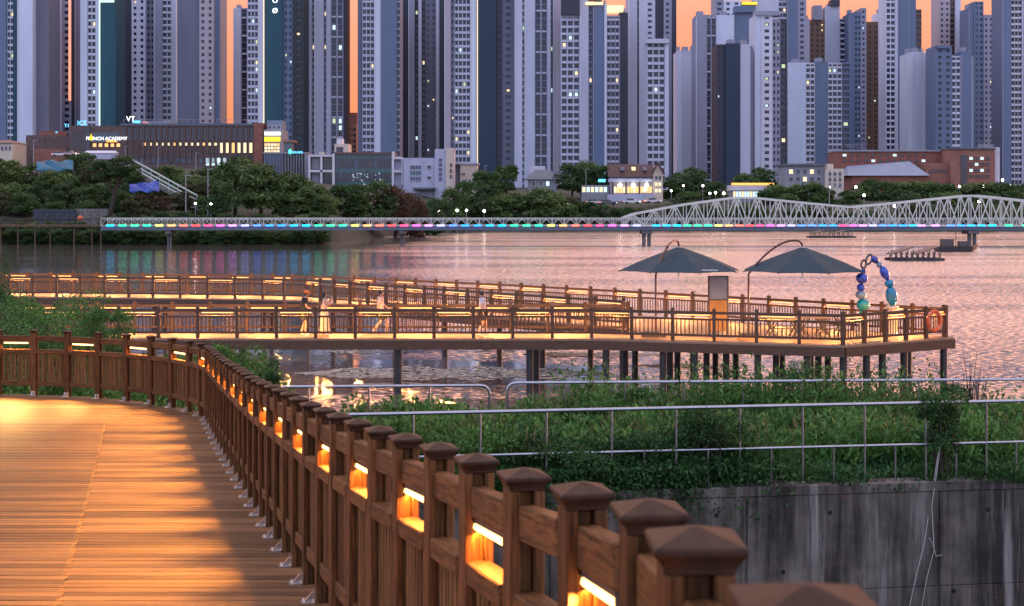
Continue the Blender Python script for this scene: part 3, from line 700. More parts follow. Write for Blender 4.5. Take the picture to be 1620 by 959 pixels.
def leafmat(name, base, c2, ns, island=.35):
    m_ = pm(name, base, .6, ns=ns, amt=.35, c2=c2, island=island, glob=True, spec=.25)
    bb = m_.node_tree.nodes['Principled BSDF']
    t_ = m_.node_tree; tr_ = t_.nodes.new('ShaderNodeBsdfTranslucent'); mxs = t_.nodes.new('ShaderNodeMixShader'); mxs.inputs[0].default_value = .22
    src = bb.inputs['Base Color'].links[0].from_socket; t_.links.new(src, tr_.inputs[0])
    o_ = t_.nodes['Material Output']; t_.links.new(bb.outputs[0], mxs.inputs[1]); t_.links.new(tr_.outputs[0], mxs.inputs[2]); t_.links.new(mxs.outputs[0], o_.inputs[0])
    return m_
leafmat('leaf_dark', (.045,.105,.036), (.10,.17,.05), .2, .5); leafmat('leaf_mid', (.075,.15,.045), (.16,.23,.07), .2, .5)
leafmat('leaf_olive', (.075,.085,.034), (.11,.115,.05), .3); leafmat('leaf_rust', (.085,.05,.028), (.12,.075,.04), .3)
leafmat('weed', (.055,.165,.035), (.13,.27,.06), 1.3, .5); leafmat('vine', (.026,.08,.024), (.06,.15,.04), 1.6, .5); leafmat('straw', (.20,.16,.08), (.26,.20,.11), 2, .3)
pm('bark', (.045,.033,.025), .9, ns=4, amt=.4, bump=.5)

def crown_leaves(seed, nl, nleaf, sx=1, sz=1, droop=0, leaf=.06):
    """leaf clumps in a unit crown centred at 0 (radius about 1)"""
    r = np.random.RandomState(seed); cs = []; rs = []
    for i in range(nl):
        a = r.uniform(0, 2*math.pi); h = r.uniform(-.75,.8); rad = math.sqrt(max(.02,1-h*h*.85))*r.uniform(.25,.72)
        cs.append((rad*math.cos(a), rad*math.sin(a), h)); rs.append(r.uniform(.24,.42))
    cs, rs = np.array(cs), np.array(rs); k = r.randint(0, nl, nleaf)
    d = r.normal(size=(nleaf,3)); d /= np.linalg.norm(d,axis=1,keepdims=True); d[:,2] = np.abs(d[:,2])*.8 + d[:,2]*.2
    u = r.uniform(.55,1.08,nleaf)**.6
    P = cs[k] + d*(rs[k]*u)[:,None]
    P[:,0:2] *= sx; P[:,2] *= sz
    D = d*.6 + r.normal(size=(nleaf,3))*.6; D[:,2] -= droop
    Lg = r.uniform(.7,1.4,nleaf)*leaf*(1.7 if droop else 1); Wd = Lg*(.35 if droop else .62)
    return P, D, Lg, Wd
TREES = {}
def crown_mesh(kind, var):
    key = (kind, var)
    if key not in TREES:
        mt, nl, nf, sx, sz, dr, lf = {'round':('leaf_mid',24,4200,1,1,0,.115),'dark':('leaf_dark',24,4200,1,1,0,.115),'willow':('leaf_mid',28,5200,1,1,.9,.10),'olive':('leaf_olive',22,3800,1,1,0,.11),'rust':('leaf_rust',22,3600,1,1,0,.11)}[kind]
        TREES[key] = leaf_mesh('crown', *crown_leaves(100+var*7+len(kind), nl, nf, sx, sz, dr, lf), M[mt])
    return TREES[key]
def trunk_mesh(var):
    key = ('trunk', var)
    if key not in TREES:
        r = random.Random(var); mb = MB(); top = (r.uniform(-.1,.1), r.uniform(-.1,.1), .55)
        mb.tube([(0,0,-.08),(r.uniform(-.03,.03),0,.25),top], [.045,.035,.022], 7)
        for i in range(6):
            a = i*1.05+r.random(); mb.tube([(top[0]*.7,top[1]*.7,.3+.04*i),(.18*math.cos(a),.18*math.sin(a),.52+.04*i),(.36*math.cos(a),.36*math.sin(a),.66+.05*i)], [.02,.013,.006], 5)
        TREES[key] = mb.mesh('trunk', M['bark'], smooth=True)
    return TREES[key]
def tree(x, y, z, h, wdt, kind, var, label, group, name='tree', low=.16, cat='tree'):
    root = empty(name, (x,y,z), label, cat, group, rz=rnd.uniform(0,6.28))
    t_ = link('trunk', trunk_mesh(var % 3), root, (0,0,0)); t_.scale = (h*.9,h*.9,h*.95)
    ch = h*(1-low)/2; c_ = link('crown', crown_mesh(kind, var), root, (0,0,h-ch*1.0)); c_.scale = (wdt/2, wdt/2, ch)
    return root

# ---------------------------------------------------------------- weeds on the bank behind the wall
def weeds(n_cl, region, hrange, leaf, width, per, seed, spread=.32, up=1.0, bank=False):
    r = np.random.RandomState(seed); Ps, Ds, Ls, Ws = [], [], [], []
    for i in range(n_cl):
        x, y = region(r); z = max(near_ground(x, y), bank_z(x,y) if bank else -9); h = r.uniform(*hrange)
        k = per; a = r.uniform(0,2*math.pi,k); rad = r.uniform(0,1,k)**.5*spread; t_ = r.uniform(.0,1,k)**.8
        P = np.stack([x+rad*np.cos(a)*(.6+t_*.6), y+rad*np.sin(a)*(.6+t_*.6), z+t_*h*(1-.5*(rad/spread)**2)],1)
        D = np.stack([np.cos(a)*.7, np.sin(a)*.7, np.full(k,up)],1)+r.normal(size=(k,3))*.35
        Ps.append(P); Ds.append(D); q = r.uniform(.6,1.4,k)*leaf; Ls.append(q); Ws.append(q*width)
    return np.concatenate(Ps), np.concatenate(Ds), np.concatenate(Ls), np.concatenate(Ws)
def bank_region(r):
    px = r.uniform(560,1680); y = r.uniform(22.3 if px < 1190 else 23.9,31.0); return X_(px,y), y
o = link('bank_weeds', leaf_mesh('bank_weeds', *weeds(640, bank_region, (.3,.95), .105, .55, 240, 3, bank=True), M['weed'])); tag(o, kind='stuff')
o = link('bank_weeds', leaf_mesh('bank_weeds', *weeds(60, bank_region, (.5,1.25), .28, .05, 45, 4, .3, 2.2, bank=True), M['straw'])); tag(o, kind='stuff')
def edge_region(r):
    y = r.uniform(29.2,31.2); px = r.choice([r.normal(1290,50), r.normal(1150,70), r.normal(1400,60), r.normal(950,60), r.uniform(900,1680)]); return X_(px,y), y
o = link('bank_weeds', leaf_mesh('bank_weeds', *weeds(120, edge_region, (.8,1.75), .10, .42, 190, 8, .4, bank=True), M['weed'])); tag(o, kind='stuff')
def foot_region(r):
    y = r.uniform(22.25,23.2); px = r.uniform(600,1190) if r.uniform() < .6 else r.normal(1000,110); return X_(px,y), y
o = link('bank_weeds', leaf_mesh('bank_weeds', *weeds(170, foot_region, (.3,.85), .09, .5, 200, 9, .35, bank=True), M['vine'])); tag(o, kind='stuff')
def cover_region(r):
    px = r.uniform(1150,1690); y = r.uniform(22.4+(px-1150)*.0009,24.4); return X_(px,y), y
o = link('bank_weeds', leaf_mesh('bank_weeds', *weeds(260, cover_region, (.08,.3), .08, .5, 90, 10, .4, bank=True), M['vine'])); tag(o, kind='stuff')
def left_region(r):
    y = r.uniform(26.7,40); px = r.uniform(-40,470) if y > 30 else r.uniform(-40,330); return X_(px,y), y
o = link('bank_weeds', leaf_mesh('bank_weeds', *weeds(330, left_region, (.25,.8), .10, .4, 170, 5), M['weed'])); tag(o, kind='stuff')
def side_region(r):
    y = r.uniform(8,23); return edge_x(min(y,22.9))+r.uniform(.5,2.4), y
o = link('bank_weeds', leaf_mesh('bank_weeds', *weeds(90, side_region, (.3,.8), .12, .4, 90, 6), M['vine'])); tag(o, kind='stuff')

# shrubs that stand out, each its own
def shrub(px, y, ztop, wpx, kind, label, seed, nleaf=2600, leaf=.055, group='shrubs on the near bank'):
    x = X_(px,y); z = max(near_ground(x,y), bank_z(x,y) if px > 560 else -9); h = max(.5, ztop-z); wdt = wpx/F*y
    root = empty('shrub', (x,y,z), label, 'shrub', group)
    P, D, Lg, Wd = crown_leaves(seed, 18, nleaf, 1, 1, 0, 1)
    P = P*np.array([wdt/2, wdt/2, h/2]) + np.array([0,0,h*.52]); Lg = Lg*leaf; Wd = Lg*.5
    link('foliage', leaf_mesh('foliage', P, D, Lg, Wd, M[kind]), root)
    mb = MB(); r = random.Random(seed)
    for i in range(6):
        a = r.uniform(0,6.28); mb.tube([(.05*math.cos(a),.05*math.sin(a),-.05),(wdt*.16*math.cos(a),wdt*.16*math.sin(a),h*.45),(wdt*.33*math.cos(a),wdt*.33*math.sin(a),h*.85)], [.02,.012,.004], 5)
    mb.build('stems', M['bark'], root, o=(0,0,0))
    return root
SH = [(40,31.5,Z_(466,31.5),190,'weed','broad leafy shrub behind the railing at the far left edge',21),(118,33,Z_(468,33),170,'weed','rounded light green shrub left of the lower walkway start',22),
 (20,36,Z_(458,36),130,'vine','dark shrub at the left edge just under the farther pier',23),(165,32,Z_(486,32),110,'weed','small shrub where the lower walkway meets the bank',24),(75,30,Z_(486,30),170,'weed','low spreading shrub right behind the curved railing',25),
 (1,47,Z_(392,47),36,'vine','tall narrow shrub rising at the left picture edge',26),
 (1290,30.2,Z_(584,30.2),150,'vine','shrub leaning over the water-edge railing below the platform corner',31),(1180,30,Z_(612,30),130,'weed','wide shrub at the water edge left of the platform piles',32),
 (1400,30.2,Z_(622,30.2),120,'weed','low shrub at the water edge under the platform end',33),(940,29,Z_(634,29),120,'weed','light green shrub beside the gap in the water-edge railing',34),(1010,29.8,Z_(622,29.8),90,'vine','darker shrub between two wide shrubs at the water edge',35),
 (1505,29.5,Z_(612,29.5),90,'vine','dark climbing shrub at the right beneath the bare twigs',36),(1590,28.5,Z_(640,28.5),120,'weed','shrub at the right picture edge behind the pipe railing',37),
 (1140,22.5,Z_(645,22.5),170,'vine','dark vine mound climbing over the pipe railing at the wall',38),(1045,22.5,Z_(684,22.5),190,'vine','dark vine mound hanging over the coping left of the climbing one',39),(905,22.3,Z_(694,22.3),210,'vine','dense dark mound above the wall beside the near post caps',40),
 (1490,22.8,Z_(612,22.8),100,'vine','tall vine wound round a pipe railing post at the right',41),(760,22.2,Z_(690,22.2),150,'weed','leafy mound seen just above the near railing caps',42),(650,22.0,Z_(672,22),120,'weed','pale leafy mound where the pipe railing starts',43),
 (420,33,Z_(560,33),60,'vine','low dark shrub beside the palm-leaved plant',45),(345,31,Z_(552,31),70,'weed','grassy shrub just beyond the railing bend',46)]
for a in SH: shrub(*a[:5], a[5], a[6], nleaf=5200 if a[3] > 80 else 2800)
# vine skirt hanging over the wall coping
r = np.random.RandomState(77); k = 9000; s = r.uniform(1.6, 7.0, k); keep = r.uniform(0,1,k) < np.where(s<5.6,1,.25); s = s[keep]; k = len(s)
zz = WT + .35 - r.uniform(0,1,k)**1.5*(.75+.3*np.sin(s*2.3)); P = np.array(WA)[None,:]*1.0 + np.outer(s, np.array(wd)) + np.outer(r.uniform(-.10,.25,k), np.array(wn)); P[:,2] = zz
o = link('hanging_vines', leaf_mesh('hanging_vines', P, r.normal(size=(k,3))*.7+np.array([0,-.5,-.4]), r.uniform(.05,.1,k), r.uniform(.03,.06,k), M['vine'])); tag(o, kind='stuff')

# palm-leaved plant beyond the railing bend
pl = empty('reed_plant', (X_(415,31), 31, near_ground(X_(415,31),31)), 'plant with long arching leaves and pale plumes beyond the railing bend', 'plant'); r = random.Random(5)
me_l = MB()
for i in range(46):
    a = r.uniform(0,6.28); Ls = r.uniform(.6,1.15); hh = r.uniform(.55,1.1); pts = [(Ls*t_*math.cos(a)*.75, Ls*t_*math.sin(a)*.75, hh*math.sin(t_*2.1)) for t_ in (0,.25,.5,.75,1)]
    sd_ = Vector((-math.sin(a), math.cos(a), 0)); ws = [.012,.03,.03,.02,.002]
    v = []
    for p, ww in zip(pts, ws): v += [Vector(p)-sd_*ww, Vector(p)+sd_*ww]
    me_l.add(v, [(2*i_,2*i_+1,2*i_+3,2*i_+2) for i_ in range(4)])
me_l.build('leaves', M['weed'], pl, o=(0,0,0))
mb = MB()
for i in range(7):
    a = r.uniform(0,6.28); q = r.uniform(.1,.4); mb.tube([(0,0,0),(q*.5*math.cos(a),q*.5*math.sin(a),.8),(q*math.cos(a),q*math.sin(a),1.35)], [.008,.006,.02], 5)
mb.build('plumes', M['straw'], pl, o=(0,0,0))
# bare twigs sticking up at the right
tw = empty('bare_twigs', (X_(1535,29.6),29.6,2.1), 'bare dry twigs standing above the weeds at the right', 'plant'); mb = MB()
for i in range(16):
    a = r.uniform(-1,1); h = r.uniform(1.1,2.05); x1 = a*.45; p1 = (x1*.5+r.uniform(-.05,.05), r.uniform(-.2,.2), h*.55); p2 = (x1, r.uniform(-.3,.3), h)
    mb.tube([(r.uniform(-.2,.2),r.uniform(-.2,.2),0),p1,p2],[.016,.011,.003],5)
    mb.tube([p1,(p1[0]+r.uniform(-.25,.25),p1[1],p1[2]+r.uniform(.2,.45))],[.008,.002],4)
mb.build('twigs', M['bark'], tw, o=(0,0,0))

# ---------------------------------------------------------------- footbridge
ORD = ['first','second','third','fourth','fifth','sixth','seventh','eighth','ninth','tenth','eleventh','twelfth','thirteenth','fourteenth','fifteenth','sixteenth','seventeenth','eighteenth','nineteenth','twentieth']
TENS = {2:('twenty','twentieth'),3:('thirty','thirtieth'),4:('forty','fortieth'),5:('fifty','fiftieth'),6:('sixty','sixtieth'),7:('seventy','seventieth'),8:('eighty','eightieth')}
def ordn(i):
    if i < 20: return ORD[i]
    t_, u = divmod(i+1, 10)
    return TENS[t_][0]+'-'+ORD[u-1] if u else TENS[t_][1]
BY = 235.0
pm('bridge_steel', (.60,.60,.53), .45, metal=.2, ns=1, amt=.12); pm('bridge_deck', (.10,.12,.17), .6, ns=1, amt=.2); pm('bridge_concrete', (.13,.12,.12), .8, ns=1, amt=.3)
br = empty('footbridge', (X_(900,BY),BY,0), 'long steel footbridge with rainbow lights crossing the lake', 'bridge')
xa, xb = X_(165,BY), X_(1700,BY); zd = 3.2
MB().box(xa,xb,BY-2,BY+2,zd-.7,zd).build('deck_girder', M['bridge_deck'], br)  # blue-grey girder, with the edge lights' blue glow put into its colour
for s, nm in ((-1,'rail_lattice'),(1,'rail_lattice')):
    mb = MB(); y = BY+s*1.95; x = xa; i = 0
    mb.bar((xa,y,zd+1.25),(xb,y,zd+1.25),.12); mb.bar((xa,y,zd+.12),(xb,y,zd+.12),.08); mb.bar((xa,y,zd+.98),(xb,y,zd+.98),.05)
    while x < xb:
        mb.bar((x,y,zd),(x,y,zd+1.25),.09); mb.bar((x,y-.02,zd+.1),(x+1,y-.02,zd+1.2),.055); mb.bar((x+1,y+.02,zd+1.2),(x+2,y+.02,zd+.1),.055); x += 2
    tag(mb.build(nm, M['bridge_steel'], br), kind='stuff')
TOPC = [(980,347),(1000,339),(1080,324),(1160,313),(1190,313),(1270,321),(1345,328),(1430,320),(1525,310),(1545,310),(1640,320),(1700,330)]
def chord(px): return Z_(lerp_tab(TOPC, px), BY)
for s in (-1, 1):
    y = BY+s*2.08; mb = MB(); px = 985.0; i = 0
    while px < 1700-17:
        p2 = px+16.4; x1, x2 = X_(px,BY), X_(p2,BY); z1, z2 = chord(px), chord(p2)
        MB().bar((x1,y,z1),(x2,y,z2),.3).build('top_chord', M['bridge_steel'], br)
        mb.bar((x1,y,zd),(x1,y,z1),.12)
        if i % 2: mb.bar((x1,y,z1),(x2,y,zd),.16)
        else: mb.bar((x1,y,zd),(x2,y,z2),.16)
        px = p2; i += 1
    mb.bar((X_(985,BY),y,zd+.02),(xb,y,zd+.02),.2)
    mb.build('truss_web', M['bridge_steel'], br)
import colorsys
CYC = [(0,.75,1),(.1,.8,.5),(.15,.85,.5),(.1,.8,.55),(.8,.8,.3),(1,.6,.3),(1,.35,.25),(1,.2,.2),(1,.2,.4),(1,.3,.7),(.9,.5,1),(.6,.6,1),(.25,.45,1),(.1,.5,1),(.1,.5,1),(.05,.65,1)]
def hue_led(h, s=.80):
    k = int(round((.53-h)*16)) % 16; nm = 'bridge_light_%d' % k
    if nm not in M: 
        c = CYC[k]; pm(nm, c, .4, emit=tuple(max(.01,q**2.2) for q in c), es=2.3)
    return M[nm]
LPX = [(180+19.2*i, (.53-.0625*i) % 1) for i in range(44)] + [(1036+16.3*i, (.62-.058*i) % 1) for i in range(18)] + [(1329+15.6*i, (.02-.058*i) % 1) for i in range(8)] + [(1452,.93),(1474,.93),(1498,.75),(1514,.66),(1530,.6),(1546,.57),(1563,.52),(1589,.45),(1616,.40)]
for px, h in LPX:
    x = X_(px,BY); MB().box(x-.62,x+.62,BY-2.2,BY-2.02,zd-.06,zd+.24).build('light_box', hue_led(h), br)
for px, ww in ((270,.5),(637,.6),(1022,1.0),(1535,1.0)):
    x = X_(px,BY)
    MB().box(x-ww*.9,x+ww*.9,BY-1.9,BY+1.9,zd-1.35,zd-.71).build('pier_cap', M['bridge_concrete'], br, bevel=.1)
    for s in (-1,1): MB().tube([(x+s*ww*.42,BY-.8,-2.5),(x+s*ww*.42,BY-.8,zd-1.34)], ww*.33, 10).build('pier_column', M['bridge_concrete'], br, smooth=True)

# ---------------------------------------------------------------- left shore: walkway on stilts, walls, stair, tarps
sw = empty('shore_walkway', (X_(70,238),238,0), 'dark walkway on thin stilts along the left shore', 'walkway')
x0, x1 = X_(-60,238), X_(166,238)
MB().box(x0,x1,236.5,239.5,3.0,3.3).build('deck', M['pier_wood'], sw)
MB().bar((x0,236.6,4.4),(x1,236.6,4.4),.1).bar((x0,236.6,3.9),(x1,236.6,3.9),.06).build('handrail', M['wood_dark'], sw)
for px in (2,29,56,80,118,146,160):
    x = X_(px,237); MB().box(x-.09,x+.09,236.7,236.9,-1.5,3.05).build('stilt', M['wood_dark'], sw)
for px in range(-40,166,14):
    x = X_(px,236.6); MB().box(x-.06,x+.06,236.55,236.65,3.3,4.42).build('post', M['wood_dark'], sw)
pm('block_stone', (.20,.185,.16), .9, ns=.6, amt=.4); pm('tarp_blue', (.02,.06,.30), .5, ns=.6, amt=.3); pm('tarp_teal', (.02,.12,.18), .55, ns=.5, amt=.3); pm('slate_wall', (.05,.06,.075), .8, ns=.6, amt=.3)
for (p0,p1,y0,y1,Y,mt,lab) in [(118,170,330,347,251,'block_stone','pale block retaining wall at the foot of the left hill'),(52,118,331,347,250,'slate_wall','dark slate retaining wall left of the pale block wall')]:
    o = empty('shore_wall', (X_((p0+p1)/2,Y),Y,Z_(y1,Y)), lab, 'wall'); xx0, xx1 = X_(p0,Y), X_(p1,Y); nrow, ncol = 3, 8
    for rr in range(nrow):
        for cc in range(ncol):
            q = (xx1-xx0)/ncol; s = (rr % 2)*q*.5; za = Z_(y1,Y)+(Z_(y0,Y)-Z_(y1,Y))*rr/nrow; zb_ = Z_(y1,Y)+(Z_(y0,Y)-Z_(y1,Y))*(rr+1)/nrow
            MB().box(xx0+q*cc+s*.5,xx0+q*(cc+1)+s*.5-.05,Y-.1*rnd.random(),Y+1.2,za,zb_-.05).build('block', M[mt], o)
    MB().box(xx0+.3,xx1,Y+.1,Y+1.5,Z_(y1,Y)-2,Z_(y0,Y)-.1).build('core', M[mt], o)
def tarp(p0,p1,y0,y1,Y,mt,lab):
    o = MB(); nx, ny = 10, 6; v = []
    for j in range(ny+1):
        for i in range(nx+1):
            px = p0+(p1-p0)*i/nx; py = y1+(y0-y1)*j/ny+2.0*math.sin(i*1.3+j); v.append(W(px, py, Y+4*j/ny+.4*math.sin(i*2.1+j*1.7)))
    o.add(v, [(j*(nx+1)+i, j*(nx+1)+i+1, (j+1)*(nx+1)+i+1, (j+1)*(nx+1)+i) for j in range(ny) for i in range(nx)])
    ob = o.build('tarpaulin', M[mt], o=W((p0+p1)/2,y1,Y), smooth=True); so = ob.modifiers.new('t','SOLIDIFY'); so.thickness = .1; tag(ob, lab, 'tarpaulin')
tarp(205,252,288,304,262,'tarp_blue','bright blue tarpaulin on the left hillside under the stair'); tarp(58,116,255,270,272,'tarp_teal','teal tarpaulin sheet high on the left hillside')
st = empty('hillside_stair', W(255,296,280), 'pale railed stair running diagonally down the left hillside', 'stair')
pm('rail_mint', (.40,.52,.47), .5)
A, B = W(200,262,296), W(312,326,262)
for k, dz_ in enumerate((0,.9,-1.6,-.7)): MB().bar(A+Vector((0,0,1+dz_)), B+Vector((0,0,1+dz_)), .22).build('handrail', M['rail_mint'], st)
for i in range(26):
    p = A.lerp(B,(i+.5)/26); MB().box(p.x-.7,p.x+.7,p.y-.9,p.y+.9,p.z-.5,p.z-.2).build('step', M['block_stone'], st)
for i in range(9):
    p = A.lerp(B,i/8); MB().bar(p+Vector((0,0,-.8)),p+Vector((0,0,1.95)),.12).build('rail_post', M['rail_mint'], st)
pm('orange_plastic', (.7,.13,.03), .5)
o = MB().lathe([(.2,0),(.42,.12),(.5,.4),(.42,.65),(.2,.82),(.05,.86)], n=12).build('orange_tent', M['orange_plastic'], smooth=True); o.location = W(127,349,244); tag(o,'small orange dome on the left shore walkway','tent')

# ---------------------------------------------------------------- street lamps of the far shore
pm('lamp_white', (1,1,1), .4, emit=(1,.93,.80), es=14)
LAMPS = [(210,319,256),(309,322,258),(334,323,258),(694,334,318),(723,333,330),(738,333,330),(766,334,342),(1081,294,392),(1112,294,392),(1123,306,372),(1132,305,372),(1145,306,372),(1294,296,388),(1313,296,388),(1354,296,392),(1367,309,372),(1415,326,352),(1441,293,392),(1518,295,390),(1549,319,356),(1555,295,392),(1586,285,396),(1597,294,392),(1609,307,372),(1020,300,384),(1062,302,384)]
LAMPS.sort()
for i, (px,py,Y) in enumerate(LAMPS):
    p = W(px,py,Y); z0 = terr(p.x,p.y); z0 = min(z0, p.z-2.5)
    o = empty('street_lamp', (p.x,p.y,z0), 'small glowing white street lamp on the far shore, %s from the left' % ordn(i), 'street lamp', 'street lamps on the far shore')
    MB().tube([(0,0,-.3),(0,0,p.z-z0-.3)], .07, 6).build('pole', M['pole_grey'], o, o=(0,0,0))
    rr = .27*Y/330*rnd.uniform(.75,1.2)
    MB().lathe([(max(.02,rr*math.cos(a)), p.z-z0+rr*math.sin(a)) for a in np.linspace(-1.5,1.5,7)], n=8).build('globe', M['lamp_white'], o, o=(0,0,0), smooth=True)
# tall masts on the left bank
for px,y0,y1,Y,lab in ((294,278,345,252,'tall slim pale mast at the bridge landing'),(53,222,250,330,'thin lamp post on top of the left hill'),(329,268,345,254,'thin grey utility pole left of the willows'),(767,262,320,380,'utility pole between the middle trees'),(1312,296,330,356,'slim pole rising behind the bridge truss'),(198,232,258,395,'lamp post in front of the brown brick block, left one'),(250,233,258,395,'lamp post in front of the brown brick block, middle one'),(310,242,270,390,'lamp post in front of the brown brick block, right one'),(927,268,300,396,'utility pole left of the lit chalet')):
    p = W(px,y0,Y); zb_ = min(terr(p.x,Y), Z_(y1,Y)); o = empty('pole', (p.x,Y,zb_), lab, 'pole')
    MB().tube([(0,0,-.3),(0,0,p.z-zb_)], [.14,.08], 6).build('shaft', M['pole_grey'], o, o=(0,0,0)); MB().bar((-.1,0,p.z-zb_),(.9,0,p.z-zb_+.05),.12).build('arm', M['pole_grey'], o, o=(0,0,0))

# ---------------------------------------------------------------- far trees
TL = [(8,252,80,292,'round'),(45,262,70,302,'dark'),(85,272,60,285,'round'),(128,246,70,302,'dark'),(152,262,60,284,'olive'),(28,288,60,270,'round'),(96,288,50,268,'dark'),(140,296,56,262,'dark'),(235,268,60,306,'olive'),(268,264,60,312,'round'),(300,274,60,292,'round'),(332,266,60,300,'dark'),(224,310,38,257,'rust'),(256,311,42,256,'rust'),(285,304,46,262,'olive'),
 (372,252,90,262,'willow'),(412,262,84,258,'willow'),(452,276,94,260,'willow'),(492,293,70,258,'willow'),(350,294,50,252,'dark'),(516,308,44,256,'willow'),
 (548,293,72,276,'dark'),(588,290,84,282,'dark'),(626,297,70,285,'rust'),(655,311,52,290,'rust'),(690,313,50,308,'dark'),(718,302,60,334,'dark'),(745,286,60,350,'dark'),(772,272,60,372,'dark'),(790,309,60,352,'willow'),(830,306,72,354,'round'),(868,301,92,354,'willow'),(908,312,60,357,'olive'),(926,319,50,355,'dark'),(948,326,50,353,'dark'),
 (800,263,52,392,'dark'),(905,262,60,402,'dark'),(928,252,46,404,'round'),(948,262,46,402,'dark'),(1070,276,60,400,'dark'),(1098,268,56,412,'dark'),(1086,303,56,372,'dark'),(1126,288,60,402,'dark'),(1205,268,56,434,'dark'),(1180,276,50,430,'round'),(1218,303,50,374,'dark'),(1244,293,84,376,'round'),(1280,291,74,378,'round'),(1305,302,60,376,'dark'),(1345,301,60,380,'dark'),
 (1376,287,74,402,'dark'),(1412,287,74,396,'dark'),(1450,289,84,392,'round'),(1490,291,74,390,'dark'),(1530,293,74,394,'round'),(1570,290,74,392,'dark'),(1606,291,74,390,'dark'),(1642,286,60,390,'dark'),(1430,303,60,373,'dark'),(1500,305,70,371,'round'),(1562,307,60,373,'dark'),(1612,304,60,371,'dark')]
for i in range(25): TL.append((575+45*i+rnd.uniform(-12,12), rnd.uniform(322,336) if i > 5 else 326, rnd.uniform(46,70), shore_y(575+45*i)+rnd.uniform(4,9), rnd.choice(['dark','round','dark','olive'])))
for i in range(24): TL.append((-10+22*i, rnd.uniform(352,362), rnd.uniform(32,46), shore_y(-10+22*i)+rnd.uniform(1.5,3), rnd.choice(['dark','dark','round'])))
for i in range(26): TL.append((-14+21*i, rnd.uniform(364,370), rnd.uniform(30,40), shore_y(-14+21*i)-rnd.uniform(.2,1.0), rnd.choice(['dark','dark','round'])))
for i in range(12): TL.append((175+30*i, rnd.uniform(338,348), rnd.uniform(40,56), shore_y(175+30*i)+rnd.uniform(6,9), rnd.choice(['dark','dark','round'])))
for i in range(46):
    q = rnd.uniform(-15,345); Y = rnd.uniform(252,300); TL.append((q, 320-(terr(X_(q,Y),Y)+rnd.uniform(2.6,5.2)-CAMZ)/Y*F, rnd.uniform(42,64), Y, rnd.choice(['dark','dark','round','olive'])))
KW = {'round':'mid-green round-crowned tree','dark':'dark green bushy tree','willow':'drooping willow','olive':'olive-toned tree','rust':'brownish-leaved tree'}
from collections import defaultdict
cnt = defaultdict(int); TL.sort()
for j, (px,yt,wp,Y,kd) in enumerate(TL):
    bush = wp < 57 and kd in ('dark','round','olive'); ck = (kd, bush)
    x = X_(px,Y); z0 = terr(x,Y); zt_ = max(Z_(yt,Y), z0+2.5); h = max(zt_-z0, .85*wp/F*Y); z0 = zt_-h; i = cnt[ck]; cnt[ck] += 1
    tree(x, Y, z0, h, wp/F*Y*1.06, kd, j % 3, '%s on the far shore, %s of its kind from the left' % (KW[kd].replace('tree','bush').replace('bushy','leafy').replace('crowned','topped') if bush else KW[kd], ordn(i)), 'bushes on the far shore' if bush else 'trees on the far shore', name='willow_tree' if kd == 'willow' else 'bush' if bush else 'tree', cat='bush' if bush else 'tree', low=.10 if kd != 'round' else .14)
# leaning tree on the left shore with a visible trunk
p0 = W(170,346,250); lt = empty('leaning_tree', p0, 'leaning tree with a bare dark trunk at the bridge landing', 'tree')
MB().tube([(0,0,-.4),(.9,0,2.6),(1.4,.2,5.2),(2.6,.3,8.2)], [.42,.34,.27,.12], 8).tube([(1.2,.1,4.2),(-.3,0,6.3),(-1.2,.4,8.2)], [.2,.14,.05], 6).tube([(1.5,.1,5.4),(3.2,0,6.6),(4.6,.2,7.8)], [.16,.1,.04], 6).build('trunk', M['bark'], lt, o=(0,0,0), smooth=True)
for k_, (dx,dz_,s) in enumerate(((-1.2,8.0,2.9),(2.2,8.8,3.1),(4.4,7.4,2.4))):
    c_ = link('crown', crown_mesh('dark', k_), lt, (dx,.2,dz_)); c_.scale = (s,s,s*.75)

# ---------------------------------------------------------------- low buildings of the far shore
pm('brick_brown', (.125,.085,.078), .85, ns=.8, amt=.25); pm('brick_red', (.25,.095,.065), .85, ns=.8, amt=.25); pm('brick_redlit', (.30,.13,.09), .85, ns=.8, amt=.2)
pm('paint_white', (.62,.58,.60), .6, ns=.5, amt=.12); pm('paint_lav', (.42,.42,.52), .7, ns=.4, amt=.12); pm('paint_cream', (.60,.50,.40), .7, ns=.4, amt=.12); pm('paint_grey', (.26,.26,.29), .7, ns=.4, amt=.15)
pm('roof_slate', (.10,.115,.14), .6, ns=.5, amt=.25); pm('roof_maroon', (.07,.03,.028), .7, ns=.5, amt=.3); pm('roof_steel', (.20,.24,.31), .45, ns=.4, amt=.15)
def glassm(nm, c_, ro=.12): return pm(nm, c_, ro, spec=.7, ns=.35, amt=.5)
glassm('glass_dark', (.022,.03,.045)); glassm('glass_teal', (.012,.09,.11)); glassm('glass_blue', (.03,.06,.11))
def em(nm, c_, s): return pm(nm, tuple(q*.3 for q in c_), .5, emit=c_, es=s)
em('win_warm', (1,.52,.18), 1.3); em('win_pale', (1,.78,.45), 1.1); em('win_cool', (.70,.92,1), 1.0); em('win_green', (.70,.85,.50), .8)
em('sign_yellow', (1,.66,.02), 1.6); em('sign_white', (.95,.97,1), 2.0); em('sign_cyan', (.12,.62,1), 2.0); em('sign_green', (.05,.9,.35), 1.6); em('sign_orange', (1,.42,.08), 1.8); em('strip_white', (.72,1.0,.93), 1.25); em('strip_warm', (1,.76,.52), 1.15); em('strip_pink', (1,.33,.2), 1.3)
